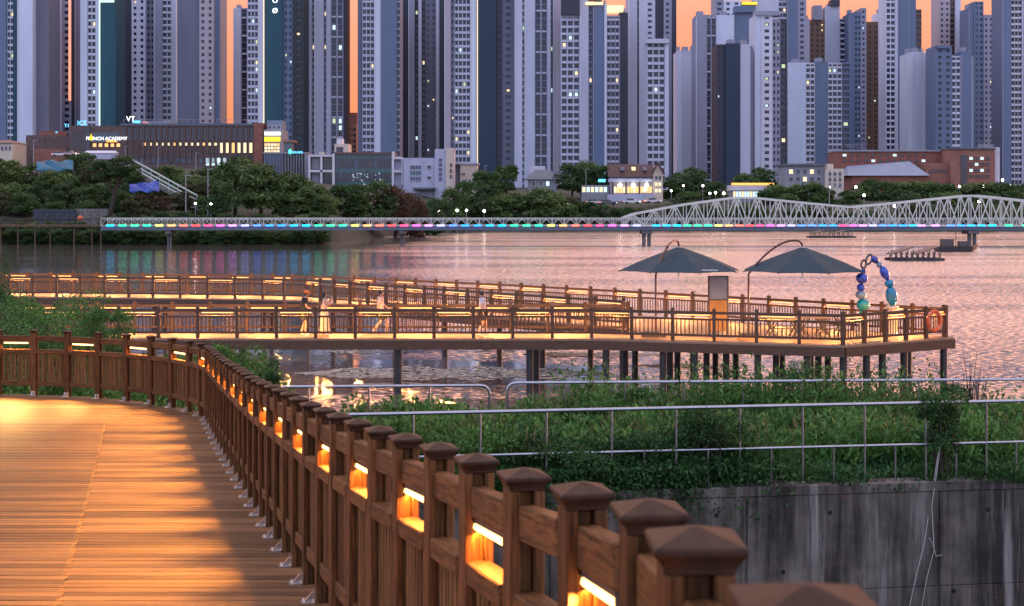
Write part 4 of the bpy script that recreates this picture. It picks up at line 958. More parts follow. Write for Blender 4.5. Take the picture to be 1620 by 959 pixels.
class Bld:
    def __init__(s, name, label, px0, px1, Y, cat='building'):
        x = X_((px0+px1)/2, Y); s.Y = Y; s.g = min(terr(X_(p,Y), Y) for p in (px0,(px0+px1)/2,px1)) - 1.0
        s.e = empty(name, (x,Y,s.g), label, cat)
    def box(s, nm, px0, px1, py0, py1, mat, dY=0, depth=12, par=None):
        Yf = s.Y+dY; z0 = s.g if py1 is None else Z_(py1,s.Y)
        mb = MB().box(X_(px0,s.Y),X_(px1,s.Y),Yf,Yf+depth,z0,Z_(py0,s.Y))
        return mb.build(nm, M[mat], par or s.e, o=s.e.location if par else None)
    def win(s, px0, px1, py0, py1, mat='glass_dark', frame='paint_grey', dY=0, fw=.16, mull=0):
        x0,x1,z0,z1 = X_(px0,s.Y),X_(px1,s.Y),Z_(py1,s.Y),Z_(py0,s.Y); y = s.Y+dY
        w_ = MB().box(x0,x1,y-.05,y+.1,z0,z1).build('window', M[mat], s.e)
        if frame:
            f = MB().box(x0-fw,x0,y-.14,y+.1,z0-fw,z1+fw).box(x1,x1+fw,y-.14,y+.1,z0-fw,z1+fw).box(x0,x1,y-.14,y+.1,z1,z1+fw).box(x0,x1,y-.18,y+.1,z0-fw,z0)
            for k in range(1, mull+1): xm = x0+(x1-x0)*k/(mull+1); f.box(xm-fw*.3,xm+fw*.3,y-.1,y,z0,z1)
            f.build('frame', M[frame], w_, o=s.e.location)
        return w_
    def roofp(s, nm, px0, px1, pe, pr, mat, dY=0, depth=12, hip=0):   # gable roof with ridge along x
        x0,x1 = X_(px0,s.Y),X_(px1,s.Y); ze,zr = Z_(pe,s.Y),Z_(pr,s.Y); y0 = s.Y+dY-.8; y1 = s.Y+dY+depth+.8; ym = (y0+y1)/2
        return MB().add([(x0,y0,ze),(x1,y0,ze),(x1,y1,ze),(x0,y1,ze),(x0+hip,ym,zr),(x1-hip,ym,zr)],[(0,1,5,4),(2,3,4,5),(1,2,5),(3,0,4),(0,3,2,1)]).build(nm, M[mat], s.e)
    def text(s, nm, body, px, py, hpx, mat, dY=-.3): return sign_text(nm, body, W(px,py,s.Y)+Vector((0,dY,0)), hpx/F*s.Y*1.25, M[mat], s.e, ext=.06)

b = Bld('brick_block', 'long brown brick block with lit windows and tall slots on the left hill', 110, 420, 430)
b.box('wall', 110, 403, 199, None, 'brick_brown', depth=30); b.box('end_tower', 403, 417, 195, None, 'brick_red', dY=-1.5, depth=28); b.box('parapet', 190, 402.5, 195.5, 199.1, 'roof_slate', dY=-.3, depth=26); b.box('roof_unit', 205, 262, 190.5, 195.6, 'paint_grey', dY=6, depth=8)
b.box('corner_pier', 136, 143, 200, None, 'glass_dark', dY=-.35, depth=1.2)
for i in range(23): b.win(193+9.2*i, 198+9.2*i, 203, 222, 'glass_dark', None); b.box('pilaster', 199.2+9.2*i, 201.2+9.2*i, 200, 250, 'brick_brown', dY=-.5, depth=1)
for i in range(9): b.win(113+2.6*i, 114.3+2.6*i, 206, 238, 'glass_dark', None)
for i in range(5): b.win(147+9.4*i, 152.5+9.4*i, 227, 232.5, 'win_warm', 'brick_red')
for i in range(20):
    tall = i >= 13
    b.win(226+9.35*i, 231+9.35*i, 226, 242 if tall else 230.5, 'win_pale' if i % 5 else 'win_warm', 'brick_brown', fw=.1)
    b.win(193.5+9.35*i, 199+9.35*i, 250, 258, 'glass_blue' if i % 4 else 'win_cool' if i > 14 else 'glass_dark', 'brick_brown', fw=.1)
for i in range(4): b.win(326+9*i, 331+9*i, 250, 262, 'win_cool', 'brick_brown', fw=.1)
b.box('sign_board', 144, 190, 210, 226, 'roof_slate', dY=-.4, depth=.5)
b.text('sign', 'FRENCH ACADEMY', 169.5, 219.6, 6.0, 'sign_white', dY=-.55); MB().lathe([(.05,0),(.75,.35),(.5,1.0),(.15,1.5),(.02,2.1)], c=W(145,222.5,430)+Vector((0,-.6,0)), n=8).build('sign_emblem', M['sign_yellow'], b.e)
b.box('sign_strip', 169, 186, 222.5, 225, 'sign_orange', dY=-.5, depth=.1)
b.text('sign', 'ICE', 126.5, 194.5, 8.5, 'sign_cyan', dY=2); b.text('sign', 'VT', 204, 188, 9.5, 'sign_white', dY=2); b.box('sign_tail', 207.5, 218.5, 190.5, 194, 'sign_cyan', dY=1.8, depth=.4)
b.text('sign', 'T1', 102.5, 198.5, 6, 'sign_cyan', dY=2)
b.text('sign', 'O', 225.5, 193.5, 3.6, 'strip_pink', dY=2); b.text('sign', 'O', 230, 193.5, 3.6, 'strip_pink', dY=2)
mb = MB()
for i in range(24): p = W(196+9.2*i,195,431); mb.bar(p, p+Vector((0,0,1.1)), .1)
mb.bar(W(196,189.3,431), W(408,189.3,431), .1); mb.build('roof_rail', M['pole_grey'], b.e)

b = Bld('brick_house', 'small reddish brick building at the left end of the hilltop', 40, 110, 440)
b.box('wall', 41, 110, 214, None, 'brick_brown', depth=14); b.box('upper_block', 58, 88, 207, 214.1, 'brick_red', dY=2, depth=9); b.box('lower_wing', 56, 108, 236, None, 'brick_redlit', dY=-2, depth=2)
for i in range(4): b.win(58+7*i, 63+7*i, 218, 221, 'glass_dark', 'brick_red', fw=.08)
b.text('sign', 'n', 90, 209, 5, 'sign_cyan')
b = Bld('cream_house', 'cream house at the far left edge in front of the towers', -20, 20, 420)
b.box('wall', -20, 20, 224, None, 'paint_cream', depth=12); b.roofp('roof', -22, 21, 226, 220, 'brick_red', hip=3)
for i in range(3): b.win(2+6*i, 5.5+6*i, 232, 238, 'glass_dark', 'paint_white', fw=.1)

b = Bld('shop_block', 'narrow shop block with white and yellow lit signs over warm windows', 417, 446, 428)
b.box('wall', 417.5, 446, 205, None, 'paint_grey', depth=12); b.box('roof_cabin', 421, 445, 190, 205.1, 'roof_steel', dY=2, depth=7)
for i in range(3): b.win(422.5+7.2*i, 427.5+7.2*i, 199, 203.5, 'glass_blue', 'paint_white', dY=1.9, fw=.12)
b.box('white_sign', 418.5, 444, 209, 214, 'sign_white', dY=-.4, depth=.4); b.box('yellow_sign', 418.5, 443.5, 217, 224, 'sign_yellow', dY=-.4, depth=.4)
for j in range(3):
    for i in range(5): b.win(418.6+4.9*i, 422.6+4.9*i, 227+5.3*j, 231+5.3*j, 'win_pale' if (i+j) % 4 else 'win_warm', None)
b = Bld('glass_pavilion', 'low blue-glass building with pale vertical fins and a cyan sign', 416, 486, 415)
b.box('wall', 417, 446, 243, None, 'glass_blue', depth=12); b.box('fin_wall', 446, 486, 243, None, 'glass_dark', dY=.8, depth=12); b.box('parapet', 416.5, 486, 241, 243.2, 'paint_grey', dY=-.4, depth=13)
for i in range(9): b.box('fin', 447+4.4*i, 448.1+4.4*i, 243.3, 278, 'paint_grey', dY=-.2, depth=1)
for i in range(6): b.box('fin', 419+4.6*i, 419.6+4.6*i, 243.3, 278, 'roof_steel', dY=-.3, depth=.5)
b.box('roof_frame', 444.5, 463, 221.5, 224.5, 'brick_redlit', dY=3, depth=6); b.box('roof_cabin', 446, 458, 224.6, 241, 'roof_slate', dY=3.4, depth=5)
b.text('sign', 'Bluesea', 468, 240.5, 6, 'sign_cyan', dY=-.7); b.box('sign_mark', 458, 461, 236, 244, 'sign_green', dY=-.7, depth=.3)

b = Bld('framed_glass_building', 'white-framed building with dark teal glass front on the far shore', 488, 640, 400)
b.box('glass_body', 530, 622, 245, None, 'glass_dark', dY=.6, depth=16); b.box('roof_slab', 529, 622, 241, 244.9, 'brick_brown', dY=-.2, depth=17)
b.box('side_body', 490, 529, 245, None, 'glass_dark', dY=1.2, depth=14); b.box('far_body', 622.2, 637, 249, None, 'paint_lav', dY=1.2, depth=14)
for x0,x1,y0,y1 in ((488,491,245.1,297),(526,529.6,243,297),(507,510,247.7,295),(491,526,245.1,248),(491,526,269,272.5),(491,526,292,296),(620,623.5,240,297),(635,637.2,249,293),(623.5,635,248.6,252),(623.5,635,269.5,273)): b.box('white_frame', x0, x1, y0, y1, 'paint_white', dY=-.4, depth=1.6)
for j,(y0,y1) in enumerate(((246,251),(267,273),(288,294))): 
    for i in range(15): b.box('glass_panel', 530.5+6*i, 535.8+6*i, y0, y1, 'glass_teal', dY=.42, depth=.3)
for j in range(2):
    for i in range(15): b.win(531+6*i, 535.6+6*i, 253+21*j, 265+21*j, 'glass_dark' if (i*7+j*3) % 5 else 'glass_blue', None, dY=.58)
for j in range(2):
    for i in range(2): b.win(492.5+18*i, 505+16*i, 251+23*j, 267+23*j, 'glass_dark' if i else 'paint_grey', None, dY=1.18)
rs_ = random.Random(4)
for i in range(26): 
    px, py = rs_.uniform(556,605), rs_.uniform(272,292); b.box('inside_light', px, px+rs_.uniform(.6,1.6), py, py+rs_.uniform(.7,1.4), 'win_cool', dY=.36, depth=.1)
b.box('roof_house', 527, 549, 227, 241.2, 'paint_cream', dY=3, depth=8); b.win(530, 541, 232, 240, 'glass_dark', None, dY=2.98); b.box('roof_tank', 530, 539, 218, 227.1, 'paint_white', dY=4, depth=4); b.box('roof_tank', 502, 511, 240, 245.1, 'paint_cream', dY=3, depth=3)
b.box('grey_annex', 480, 490, 243, None, 'paint_grey', dY=4, depth=9)

b = Bld('lavender_office', 'pale lavender office block with a taller stair tower at its right end', 638, 718, 398)
b.box('wall', 638, 688, 250, None, 'paint_lav', depth=14); b.box('stair_tower', 688, 718, 236, None, 'paint_lav', dY=-.8, depth=12); b.box('sunlit_flank', 706, 717, 234.5, None, 'paint_cream', dY=-1.5, depth=10); b.box('canopy', 655, 690, 297, 300, 'roof_slate', dY=-4, depth=4)  # cream on the flank paints in the low sun's glow on that side
for j in range(3): b.win(649, 666, 262+9*j, 268+9*j, 'glass_teal' if j == 1 else 'glass_blue', 'paint_lav', mull=3)
for j in range(2): b.win(676, 682, 262+17*j, 267+17*j, 'glass_dark', 'paint_white', fw=.1)
for j in range(5): b.win(694.5, 699.5, 251+7.5*j, 256+7.5*j, 'glass_blue', 'paint_lav', dY=-.8, fw=.08)
for j in range(3): b.win(712.5, 715, 259+9*j, 264+9*j, 'glass_dark', 'brick_redlit', dY=-1.5, fw=.08)
b = Bld('flat_roofed_block', 'low flat-roofed cream block right of the lavender office', 718, 757, 410)
b.box('wall', 728, 755, 260, None, 'paint_cream', depth=12); b.box('link_wall', 716, 728, 256, None, 'paint_grey', dY=2, depth=9); b.box('roof_slab', 716, 757, 257.5, 260.1, 'paint_lav', dY=-.6, depth=14)
for i in range(2): b.win(730+17*i, 736+17*i, 274, 277, 'glass_dark', 'paint_white', fw=.08)
for i in range(3): b.win(735+6*i, 738+6*i, 284, 290, 'glass_dark', 'paint_white', fw=.08)

b = Bld('grey_roofed_house', 'dark grey-roofed house half hidden in trees left of the chalet', 832, 890, 400, 'house')
b.box('wall', 836, 880, 284, None, 'paint_grey', depth=12); b.roofp('roof', 830, 888, 284, 268, 'roof_slate', hip=3); b.roofp('rear_roof', 838, 864, 274, 261, 'roof_steel', dY=8, depth=8)
for i in range(3): b.win(842+11*i, 847+11*i, 287, 294, 'win_cool' if i == 2 else 'glass_dark', 'paint_white', fw=.1)

b = Bld('chalet_restaurant', 'chalet-like restaurant with maroon roof and warmly lit ground floor', 940, 1052, 396, 'restaurant')
b.box('wall', 965, 1036, 280, None, 'paint_grey', depth=12); b.box('gable_wall', 1033, 1048, 274, None, 'paint_cream', dY=-1.2, depth=14)
x0,x1 = X_(1033,396),X_(1048,396); MB().add([(x0,394.8,Z_(274.2,396)),(x1,394.8,Z_(274.2,396)),((x0+x1)/2,394.8,Z_(261,396)),(x0,408,Z_(274.2,396)),(x1,408,Z_(274.2,396)),((x0+x1)/2,408,Z_(261,396))],[(0,1,2),(3,5,4),(0,2,5,3),(1,4,5,2)]).build('gable', M['paint_cream'], b.e)
b.roofp('roof', 962, 1037, 280, 259, 'roof_maroon', depth=14)
MB().bar(W(1031,276,394),W(1040.5,258,394),.5).bar(W(1040.5,258,394),W(1051,276,394),.5).build('barge_board', M['roof_maroon'], b.e)
for i in range(3): b.box('dormer', 983+18*i, 988+18*i, 264, 269.5, 'win_pale' if i == 1 else 'paint_grey', dY=1.0, depth=5)
b.box('balcony', 962, 1032, 283, 288, 'paint_lav', dY=-1.6, depth=1.6)
for i in range(3):
    for k in range(4): b.win(971.5+21*i+4.6*k, 975.3+21*i+4.6*k, 295.5, 305, 'win_warm' if (i+k) % 3 else 'win_pale', None)
    b.box('column', 967.5+21*i, 969.5+21*i, 288, 308, 'roof_maroon', dY=-1.7, depth=.7); MB().lathe([(.1,-.5),(.5,-.25),(.55,.1),(.3,.45),(.05,.55)], c=W(981+21*i,293,394), n=8).build('globe_lamp', M['lamp_white'], b.e)
for j in range(3):
    for k in range(2): b.win(1035.5+5.6*k, 1039.5+5.6*k, 279+10*j, 284.5+10*j, 'glass_dark' if j == 0 else 'win_pale', 'paint_white', dY=-1.2, fw=.08)
b.box('annex', 920, 964, 293, None, 'paint_grey', dY=1, depth=9)
for i in range(6): b.win(921.5+6.8*i, 926.5+6.8*i, 296, 304, 'win_cool' if i % 2 else 'win_pale', None, dY=1)
b.box('annex_sign', 947, 958, 283.5, 288, 'sign_cyan', dY=.6, depth=.5); b.box('terrace', 960, 1034, 308, None, 'paint_lav', dY=-3, depth=3)

b = Bld('lit_kiosk', 'small glass kiosk with an orange light strip along its roof edge', 1157, 1223, 382, 'kiosk')
b.box('fascia', 1157, 1222, 293, 301.5, 'paint_white', dY=-1.2, depth=9); b.box('roof_strip', 1156.5, 1223, 289.6, 292.8, 'sign_orange', dY=-1.4, depth=.6); b.box('wall', 1159, 1220, 301.6, None, 'paint_grey', depth=7)
for i in range(10): b.win(1160+4.4*i, 1163.6+4.4*i, 303, 311.5, 'win_cool' if i % 3 else 'win_pale', None)

b = Bld('arched_house', 'cream house with arched windows beside a grey flat-roofed wing', 1242, 1336, 405, 'house')
b.box('grey_wing', 1243, 1306, 262, None, 'paint_grey', dY=1.5, depth=10); b.box('roof_slab', 1240, 1307, 259, 262.1, 'roof_slate', dY=.5, depth=12); b.box('cream_block', 1306, 1335, 267, None, 'paint_cream', depth=11); b.box('roof_stub', 1312, 1322, 259, 267.1, 'paint_cream', dY=3, depth=4)
for j in range(3):
    for i in range(3):
        w_ = b.win(1310.5+8*i, 1315+8*i, 273.5+9*j, 278+9*j, 'glass_dark', 'paint_white', fw=.08); 
        MB().tube([W(1312.75+8*i,273.6+9*j,405)+Vector((0,-.04,0)), W(1312.75+8*i,273.6+9*j,405)+Vector((0,.1,0))], 2.25/F*405, 10).build('arch', M['glass_dark'], w_, o=b.e.location)
for j in range(2):
    for i in range(5): b.win(1250+11*i, 1256+11*i, 268+12*j, 275+12*j, 'glass_dark' if (i+j) % 3 else 'win_pale', 'paint_lav', dY=1.5, fw=.1)

b = Bld('brick_school', 'large red brick school with a grey-roofed hall in front', 1337, 1584, 440, 'school')
b.box('rear_block', 1337, 1506, 238, None, 'brick_red', dY=10, depth=14); b.box('rear_roof', 1336, 1506, 235.5, 238.1, 'paint_grey', dY=9.4, depth=15.5)
b.box('right_block', 1504, 1574, 236.5, None, 'brick_redlit', depth=20); b.box('right_roof', 1503, 1575, 234, 236.4, 'roof_slate', dY=-.5, depth=21); b.box('stair_tower', 1573.5, 1583.5, 233, None, 'paint_white', dY=1, depth=10)
b.box('glass_slot', 1520, 1530, 245, None, 'glass_dark', dY=-.2, depth=.6); b.box('low_block', 1468, 1504.2, 258, None, 'brick_redlit', dY=2, depth=10); b.box('hall_wall', 1345, 1468, 276, None, 'brick_red', dY=-3, depth=14)
xs = [X_(p,437) for p in (1340,1350,1450,1470)]; za, zb_, zc = Z_(278,437), Z_(254,437), Z_(262,437)
MB().add([(xs[0],436,za),(xs[3],436,za),(xs[2],445,zb_),(xs[1],445,zc),(xs[0],453,za),(xs[3],453,za)],[(0,1,2,3),(4,3,2,5),(0,3,4),(1,5,2),(0,4,5,1)]).build('hall_roof', M['roof_steel'], b.e)
for i in range(10): b.win(1352+11*i, 1357+11*i, 266.5, 269.5, 'glass_dark', None, dY=-2.0) if False else None
for j in range(4):
    for i in range(4): b.win(1533.5+8.6*i, 1539+8.6*i, 248.5+9.5*j, 253+9.5*j, 'win_cool' if (i < 3 and j < 3 and (i+j) % 2 == 0) else 'glass_dark', 'brick_red', fw=.12)
for j in range(2):
    for i in range(12): b.win(1345+11.6*i, 1351+11.6*i, 242+9*j, 246+9*j, 'glass_dark' if (i*5+j) % 7 else 'win_cool', 'brick_red', dY=10, fw=.1)
for i in range(4): b.win(1473+7.5*i, 1478+7.5*i, 268, 273, 'glass_dark', 'brick_red', dY=2, fw=.1)
mb = MB()
for i in range(26): p = W(1340+3.6*i if i < 8 else 1548+(i-8)*1.4, 234, 452); mb.bar(p, p+Vector((0,0,1.3)), .12)
mb.build('roof_fence', M['pole_grey'], b.e)
b = Bld('orange_slab', 'slim orange-lit slab building in the gap between two towers', 548, 565, 720)
b.box('wall', 548, 564, 196, None, 'brick_redlit', depth=14); b.box('roof_cabin', 549.5, 564, 178, 196.1, 'brick_red', dY=2, depth=8)
for j in range(9): b.win(550, 555, 203+9*j, 207+9*j, 'glass_dark', None); b.win(558, 563, 203+9*j, 207+9*j, 'glass_dark', None)

# ---------------------------------------------------------------- apartment towers
for nm, c_ in {'lav':(.49,.50,.59),'light':(.58,.63,.74),'grey':(.15,.155,.205),'mid':(.28,.285,.36),'dark':(.04,.044,.066),'teal':(.012,.07,.10),'navy':(.022,.04,.07),'mauve':(.42,.36,.39),'brown':(.17,.095,.06),'slate':(.13,.17,.26),'white':(.58,.59,.66),'black':(.022,.03,.035)}.items():  # wall paints; some tones also hold the light and shade of turned faces
    pm('t_'+nm, c_, .7, ns=.06, amt=.14, stretch=(1,1,.35))
mtw = pm('tower_glass', (.014,.022,.05), .2, spec=.5, ns=.45, amt=.8, c2=(.055,.07,.12), glob=True, stretch=(1,1,1))
FL = 2.92
def strip_geo(kind, x0, x1, y, z0, z1, wall, light):
    """a vertical facade strip: piers and floor bands standing proud of glass set back behind them"""
    c, nn = kind[0], int(kind[1:] or 1); w_ = (x1-x0)/nn
    wr, hr = {'w':(.40,.46),'g':(.80,.66),'x':(.74,.84),'d':(.78,.70),'s':(.5,.5)}[c]
    k0 = int(z0//FL); floors = range(k0, int(z1//FL)+1)
    for i in range(nn+1):
        a = x0 if i == 0 else x0+w_*i-w_*(1-wr)/2; b_ = x1 if i == nn else x0+w_*i+w_*(1-wr)/2
        wall.box(a, b_, y, y+.7, z0, z1)
    wall.box(x0, x0+.25, y+.701, y+15, z0, z1-.31); wall.box(x1-.25, x1, y+.701, y+15, z0, z1-.31)
    for i in range(nn):
        a = x0+w_*i+w_*(1-wr)/2+.002; b_ = a+w_*wr-.004
        for f in floors:
            zf = f*FL; zt_ = min(zf+FL*(1-hr), z1-.02)
            if zt_ <= zf: continue
            if c == 'g': light.box(a, b_, y-.25+.15*((f+i) % 2), y+.6, zf, zt_)
            elif c == 'x':
                if f % 3 == 0: light.box(a, b_, y-.1, y+.6, zf, zf+.75)
                else: wall.box(a, b_, y+.3, y+.6, zf, zf+.2)
            else: wall.box(a, b_, y+.012, y+.6, zf, zt_)
    return wr, hr, w_, nn, floors
def tower(label, Y, strips, leds=(), crowns=(), extra=None, lit=.03, litmat=('win_pale','win_green','win_cool')):
    xs = [s[0] for s in strips]+[s[1] for s in strips]; pxc = (min(xs)+max(xs))/2
    z0 = terr(X_(pxc,Y), Y)-3; root = empty('apartment_tower', (X_(pxc,Y),Y,z0), label, 'tower', 'apartment towers across the lake')
    rr = random.Random(int(pxc*10))
    for i, (p0, p1, yt, mt, kind, dz) in enumerate(strips):
        x0, x1, y, z1 = X_(p0,Y), X_(p1,Y), Y+dz, Z_(yt,Y); x0 += .01*(i % 2); x1 -= .01
        if kind == 'b':
            MB().box(x0,x1,y,y+15-.03*i,z0,z1).build('wall', M['t_'+mt], root)
            MB().box(x0,x1,y-.06,y+.5,z1-1.0,z1+.25).build('parapet', M['t_'+mt], root)
            if x1-x0 > 2.2 and mt not in ('teal','navy','black'):
                MB().box(x0+.02,x0+.42,y-.22,y+.02,z0,z1-1.02).build('pilaster', M['t_white' if mt in ('lav','light','mid','mauve') else 't_mid'], root)
            if yt > 5:
                xc = (x0+x1)/2; MB().box(xc-min(1.6,(x1-x0)*.3),xc+min(1.6,(x1-x0)*.3),y+4,y+8,z1,z1+2.4).build('roof_cabin', M['t_mid'], root)
                for q in (-.8,.5): MB().box(xc+q,xc+q+.12,y+3,y+3.12,z1,z1+3.6).build('aerial', M['pole_grey'], root)
            continue
        wall, light = MB(), MB(); wr, hr, w_, nn, floors = strip_geo(kind, x0, x1, y, z0, z1, wall, light)
        MB().box(x0+.26,x1-.26,y+.62,y+14.5-.03*i,z0,z1-.3).build('glazing', mtw, root)
        wall.box(x0,x1,y+.01,y+15.2-.03*i,z1-.3,z1+.5)
        tag(wall.build('wall', M['t_lav' if kind[0] == 'g' and mt == 'slate' else 't_'+mt], root), kind='stuff')
        if light.v: tag(light.build('balcony_bands', M['t_white' if mt in ('lav','light','mid','white','mauve') else 'mid' if False else 't_lav'] if False else M['t_white'] if mt in ('lav','light','white','mauve') else M['t_lav'], root), kind='stuff')
        for f in floors:
            for q in range(nn):
                if rr.random() < lit and f*FL > z0+8 and (f+1)*FL < z1:
                    a = x0+w_*q+w_*(1-wr)/2; MB().box(a+w_*wr*.2,a+w_*wr*.8,y+.5,y+.64,f*FL+FL*(1-hr)+.2,f*FL+FL*.9).build('lit_window', M[rr.choice(litmat)], root)
    for (px, ya, yb, mt, wpx) in leds:
        MB().box(X_(px-wpx/2,Y),X_(px+wpx/2,Y),Y-2.6,Y-2.2,Z_(yb,Y),Z_(ya,Y)).build('light_strip', M[mt], root)
    for (p0,p1,ya,yb,mt) in crowns:
        MB().box(X_(p0,Y),X_(p1,Y),Y-1.2,Y+6,Z_(yb,Y),Z_(ya,Y)).build('roof_crown', M[mt], root)
    if extra: extra(root, Y)
    return root
T = -38
tower('tower at the left edge with white balcony stripes and a wide pale blue flank', 600, [(-30,10,T,'slate','b',0),(10,20,T,'light','g2',1),(20,30,T,'teal','b',.5),(30,54,T,'light','b',-2),(54,75,T,'grey','b',2)])
tower('left tower with paired small windows and a pink-lit edge', 640, [(75,97,T,'lav','w2',0),(97,111,T,'mid','s1',1.5),(111,116,T,'dark','b',2.4),(116,127,T,'grey','b',2)], leds=[(113,-60,160,'strip_pink',3.6)])
tower('tower with a bright cyan-white light line beside a dark teal panel', 610, [(127,138,T,'light','b',0),(138,151,T,'lav','g2',.6),(151,158,T,'light','b',0),(158,184,T,'teal','b',-1)], leds=[(160,4,200,'strip_white',1.7),(171,2,5,'strip_white',24),(180.5,-8,2,'strip_white',1.6)])
tower('grey tower with two window columns right of the teal panel', 650, [(184,195,T,'slate','b',2),(195,209,T,'dark','b',1),(209,231,T,'lav','w2',-1),(231,243,T,'grey','s2',1.2),(243,256,T,'mid','b',.5),(256,271,T,'lav','g2',1),(271,279,T,'light','b',-.5)], lit=.02)
tower('dark-flanked tower just left of the widest gap of orange sky', 630, [(279,316,T,'grey','b',1),(316,339,T,'mauve','w2',-1),(339,348,T,'slate','b',.6)])
tower('lower-topped tower just right of the orange gap, with barred windows', 690, [(369,381,14,'lav','b',0),(381,391,14,'mid','x1',.8)])
def logo(root, Y):
    for bdy, py in (('O',2),('Ø',18)): sign_text('emblem', bdy, W(436,py,Y)+Vector((0,-1.4,0)), 3.0, M['sign_white'], root, ext=.1)
tower('tower with a white round emblem on a dark teal panel and a warm light line', 600, [(391,408,T,'slate','g3',.8),(408,417.5,T,'light','b',0),(417.5,448,T,'teal','b',-1),(448,463,T,'slate','s2',.6),(463,481,T,'black','w1',-.3)], leds=[(418.8,-60,205,'strip_warm',1.5)], extra=logo, lit=.09)
tower('lavender tower left of the narrow orange gap, with framed window bays', 620, [(481,493,T,'lav','b',0),(493,497,T,'lav','d1',.8),(497,512,T,'lav','b',-.4),(512,516,T,'mid','d1',.9),(516,523,T,'lav','b',0),(523,543,T,'mid','x2',.4),(543,547,T,'dark','b',1.5)], lit=.05)
tower('tower right of the narrow orange gap with a slate blue blank wall', 615, [(565,573,T,'grey','b',2),(573,592,T,'slate','g3',.8),(592,602,T,'light','b',-.6),(602,627,T,'slate','b',0),(627,633,T,'mid','d1',.8)], lit=.02)
tower('dark striped tower with scattered lit windows in the middle left', 660, [(633,646,T,'dark','b',1),(646,656,T,'mid','b',-.5),(656,662,T,'dark','d1',.8),(662,667,T,'lav','b',-.5),(667,673,T,'dark','d1',.6),(673,690,T,'grey','w2',.6),(690,694,T,'lav','b',-.6),(694,703,T,'dark','b',1)], lit=.07)
tower('tower with a warm white light line left of a navy panel in the middle', 605, [(703,713,T,'mauve','b',0),(713,719,T,'grey','s1',.8),(719,744,T,'slate','g4',.7),(744,754,T,'light','b',-.3),(754,785,T,'navy','b',-1),(785,794,T,'dark','w1',.3),(794,814,T,'grey','w1',1)], leds=[(755.5,-60,258,'strip_warm',1.5)], lit=.06)
tower('broad lavender tower with tall barred window bays in the centre', 600, [(814,826,T,'lav','b',0),(826,830,T,'lav','d1',.6),(830,846,T,'lav','b',-.4),(846,866,T,'mid','x2',.5),(866,871,T,'lav','b',0),(871,875,T,'grey','d1',.7),(875,888,T,'mauve','b',1.2)], lit=.02)
tower('central tower with lit roof crown and green-lit window columns', 585, [(888,917,26,'slate','g3',.8),(917,931,1,'lav','b',-.4),(931,938,6,'slate','d1',.4),(938,956,8,'slate','b',0),(956,960,8,'light','b',-.5),(960,980,26,'mid','g3',.6),(980,994,20,'dark','b',1.6)], crowns=[(927,953,-9,-1,'t_dark'),(926,954,4,8,'win_pale'),(961,986,9,18,'win_pale'),(888,917,-4,24,'t_dark')], lit=.09)
tower('pale lavender tower with a dark window slot right of the lit crown', 610, [(994,1008,T,'lav','b',0),(1008,1011,T,'mid','d1',.6),(1011,1024,T,'lav','b',0)], lit=.01)
tower('teal-windowed lower tower with bright lit rooms near the centre right', 560, [(1024,1052,68,'slate','g3',.4),(1052,1058,66,'lav','b',-.2)], lit=.05, crowns=[(1022,1058,62,69,'t_lav')])
tower('farther grey tower behind the teal-windowed one', 720, [(1020,1036,T,'lav','w1',0),(1036,1050,T,'dark','b',1),(1050,1062,T,'mid','w1',0),(1062,1070.5,T,'dark','b',1)])
tower('flat-topped lavender tower below the right-hand orange gap', 640, [(1071,1078,81,'light','b',-.3),(1078,1094,81,'lav','b',0),(1094,1101,79,'mid','b',.6)])
tower('purple-grey tower with barred bays right of the orange gap', 690, [(1101,1118,24,'mid','b',0),(1118,1133,25,'mid','x2',.6),(1133,1161,25,'light','b',-.4),(1161,1194,20,'slate','b',.4)], crowns=[(1162,1192,10,20,'t_slate')], lit=.02)
tower('low navy-fronted tower standing in front of the purple-grey one', 600, [(1134,1147.5,72,'dark','w2',.4),(1147.5,1171,70,'navy','b',-.6),(1171,1187,71,'lav','b',0)], lit=.03)
tower('light tower with a single dark window column on the right', 615, [(1187,1194,80,'mid','b',1.2),(1194,1204,24,'light','b',0),(1204,1222,26,'white','w1',-.3),(1222,1235,32,'mid','s2',.7),(1235,1246,33,'dark','d1',1)], crowns=[(1196,1234,18,25,'t_mid')], lit=.06)
tower('tall far tower with a lit yellow roof line, right of centre', 760, [(1131,1145,-20,'mid','s1',0),(1145,1172,2,'light','w2',0),(1172,1196,4,'slate','b',.5),(1196,1232,-30,'lav','b',0),(1232,1245,-30,'mid','g2',.7),(1245,1262,-30,'slate','b',0),(1262,1276,-30,'mid','w1',.5)], crowns=[(1174,1197,4,7,'sign_yellow')], lit=.03)
tower('brown tower with lit windows between grey neighbours on the right', 780, [(1276,1281,30,'lav','b',0),(1281,1305,33,'brown','w3',0),(1305,1329,11,'lav','b',.6),(1329,1345,31,'mid','g2',.3)], crowns=[(1314,1328,0,10,'t_dark'),(1287,1300,9,32,'t_mid')], lit=.07)
tower('low pale tower with white balconies on the right', 700, [(1246,1275,100,'light','b',0),(1275,1289,101,'white','g2',.3),(1289,1310,98,'slate','b',.8),(1310,1332,101,'lav','g3',.3),(1332,1346,100,'slate','d1',.8)], lit=.02)
tower('grey-blue tower with dotted lit windows left of the brown slab', 770, [(1343,1352,21,'slate','b',0),(1352,1362,20,'slate','s2',.3),(1362,1371,14,'mid','w1',.6)], lit=.10)
tower('dark brown slab tower with a column of small lights', 790, [(1371,1389,36,'brown','w2',0),(1389,1402,20,'light','b',-.6)], lit=.12)
tower('tall tower with white balcony railings and a wide slate flank on the right', 700, [(1402,1416,T,'white','g2',0),(1416,1420,T,'lav','b',-.4),(1420,1438,T,'slate','b',.4),(1438,1450,T,'slate','b',.9),(1450,1459,16,'brown','d1',1.2)], lit=.01)
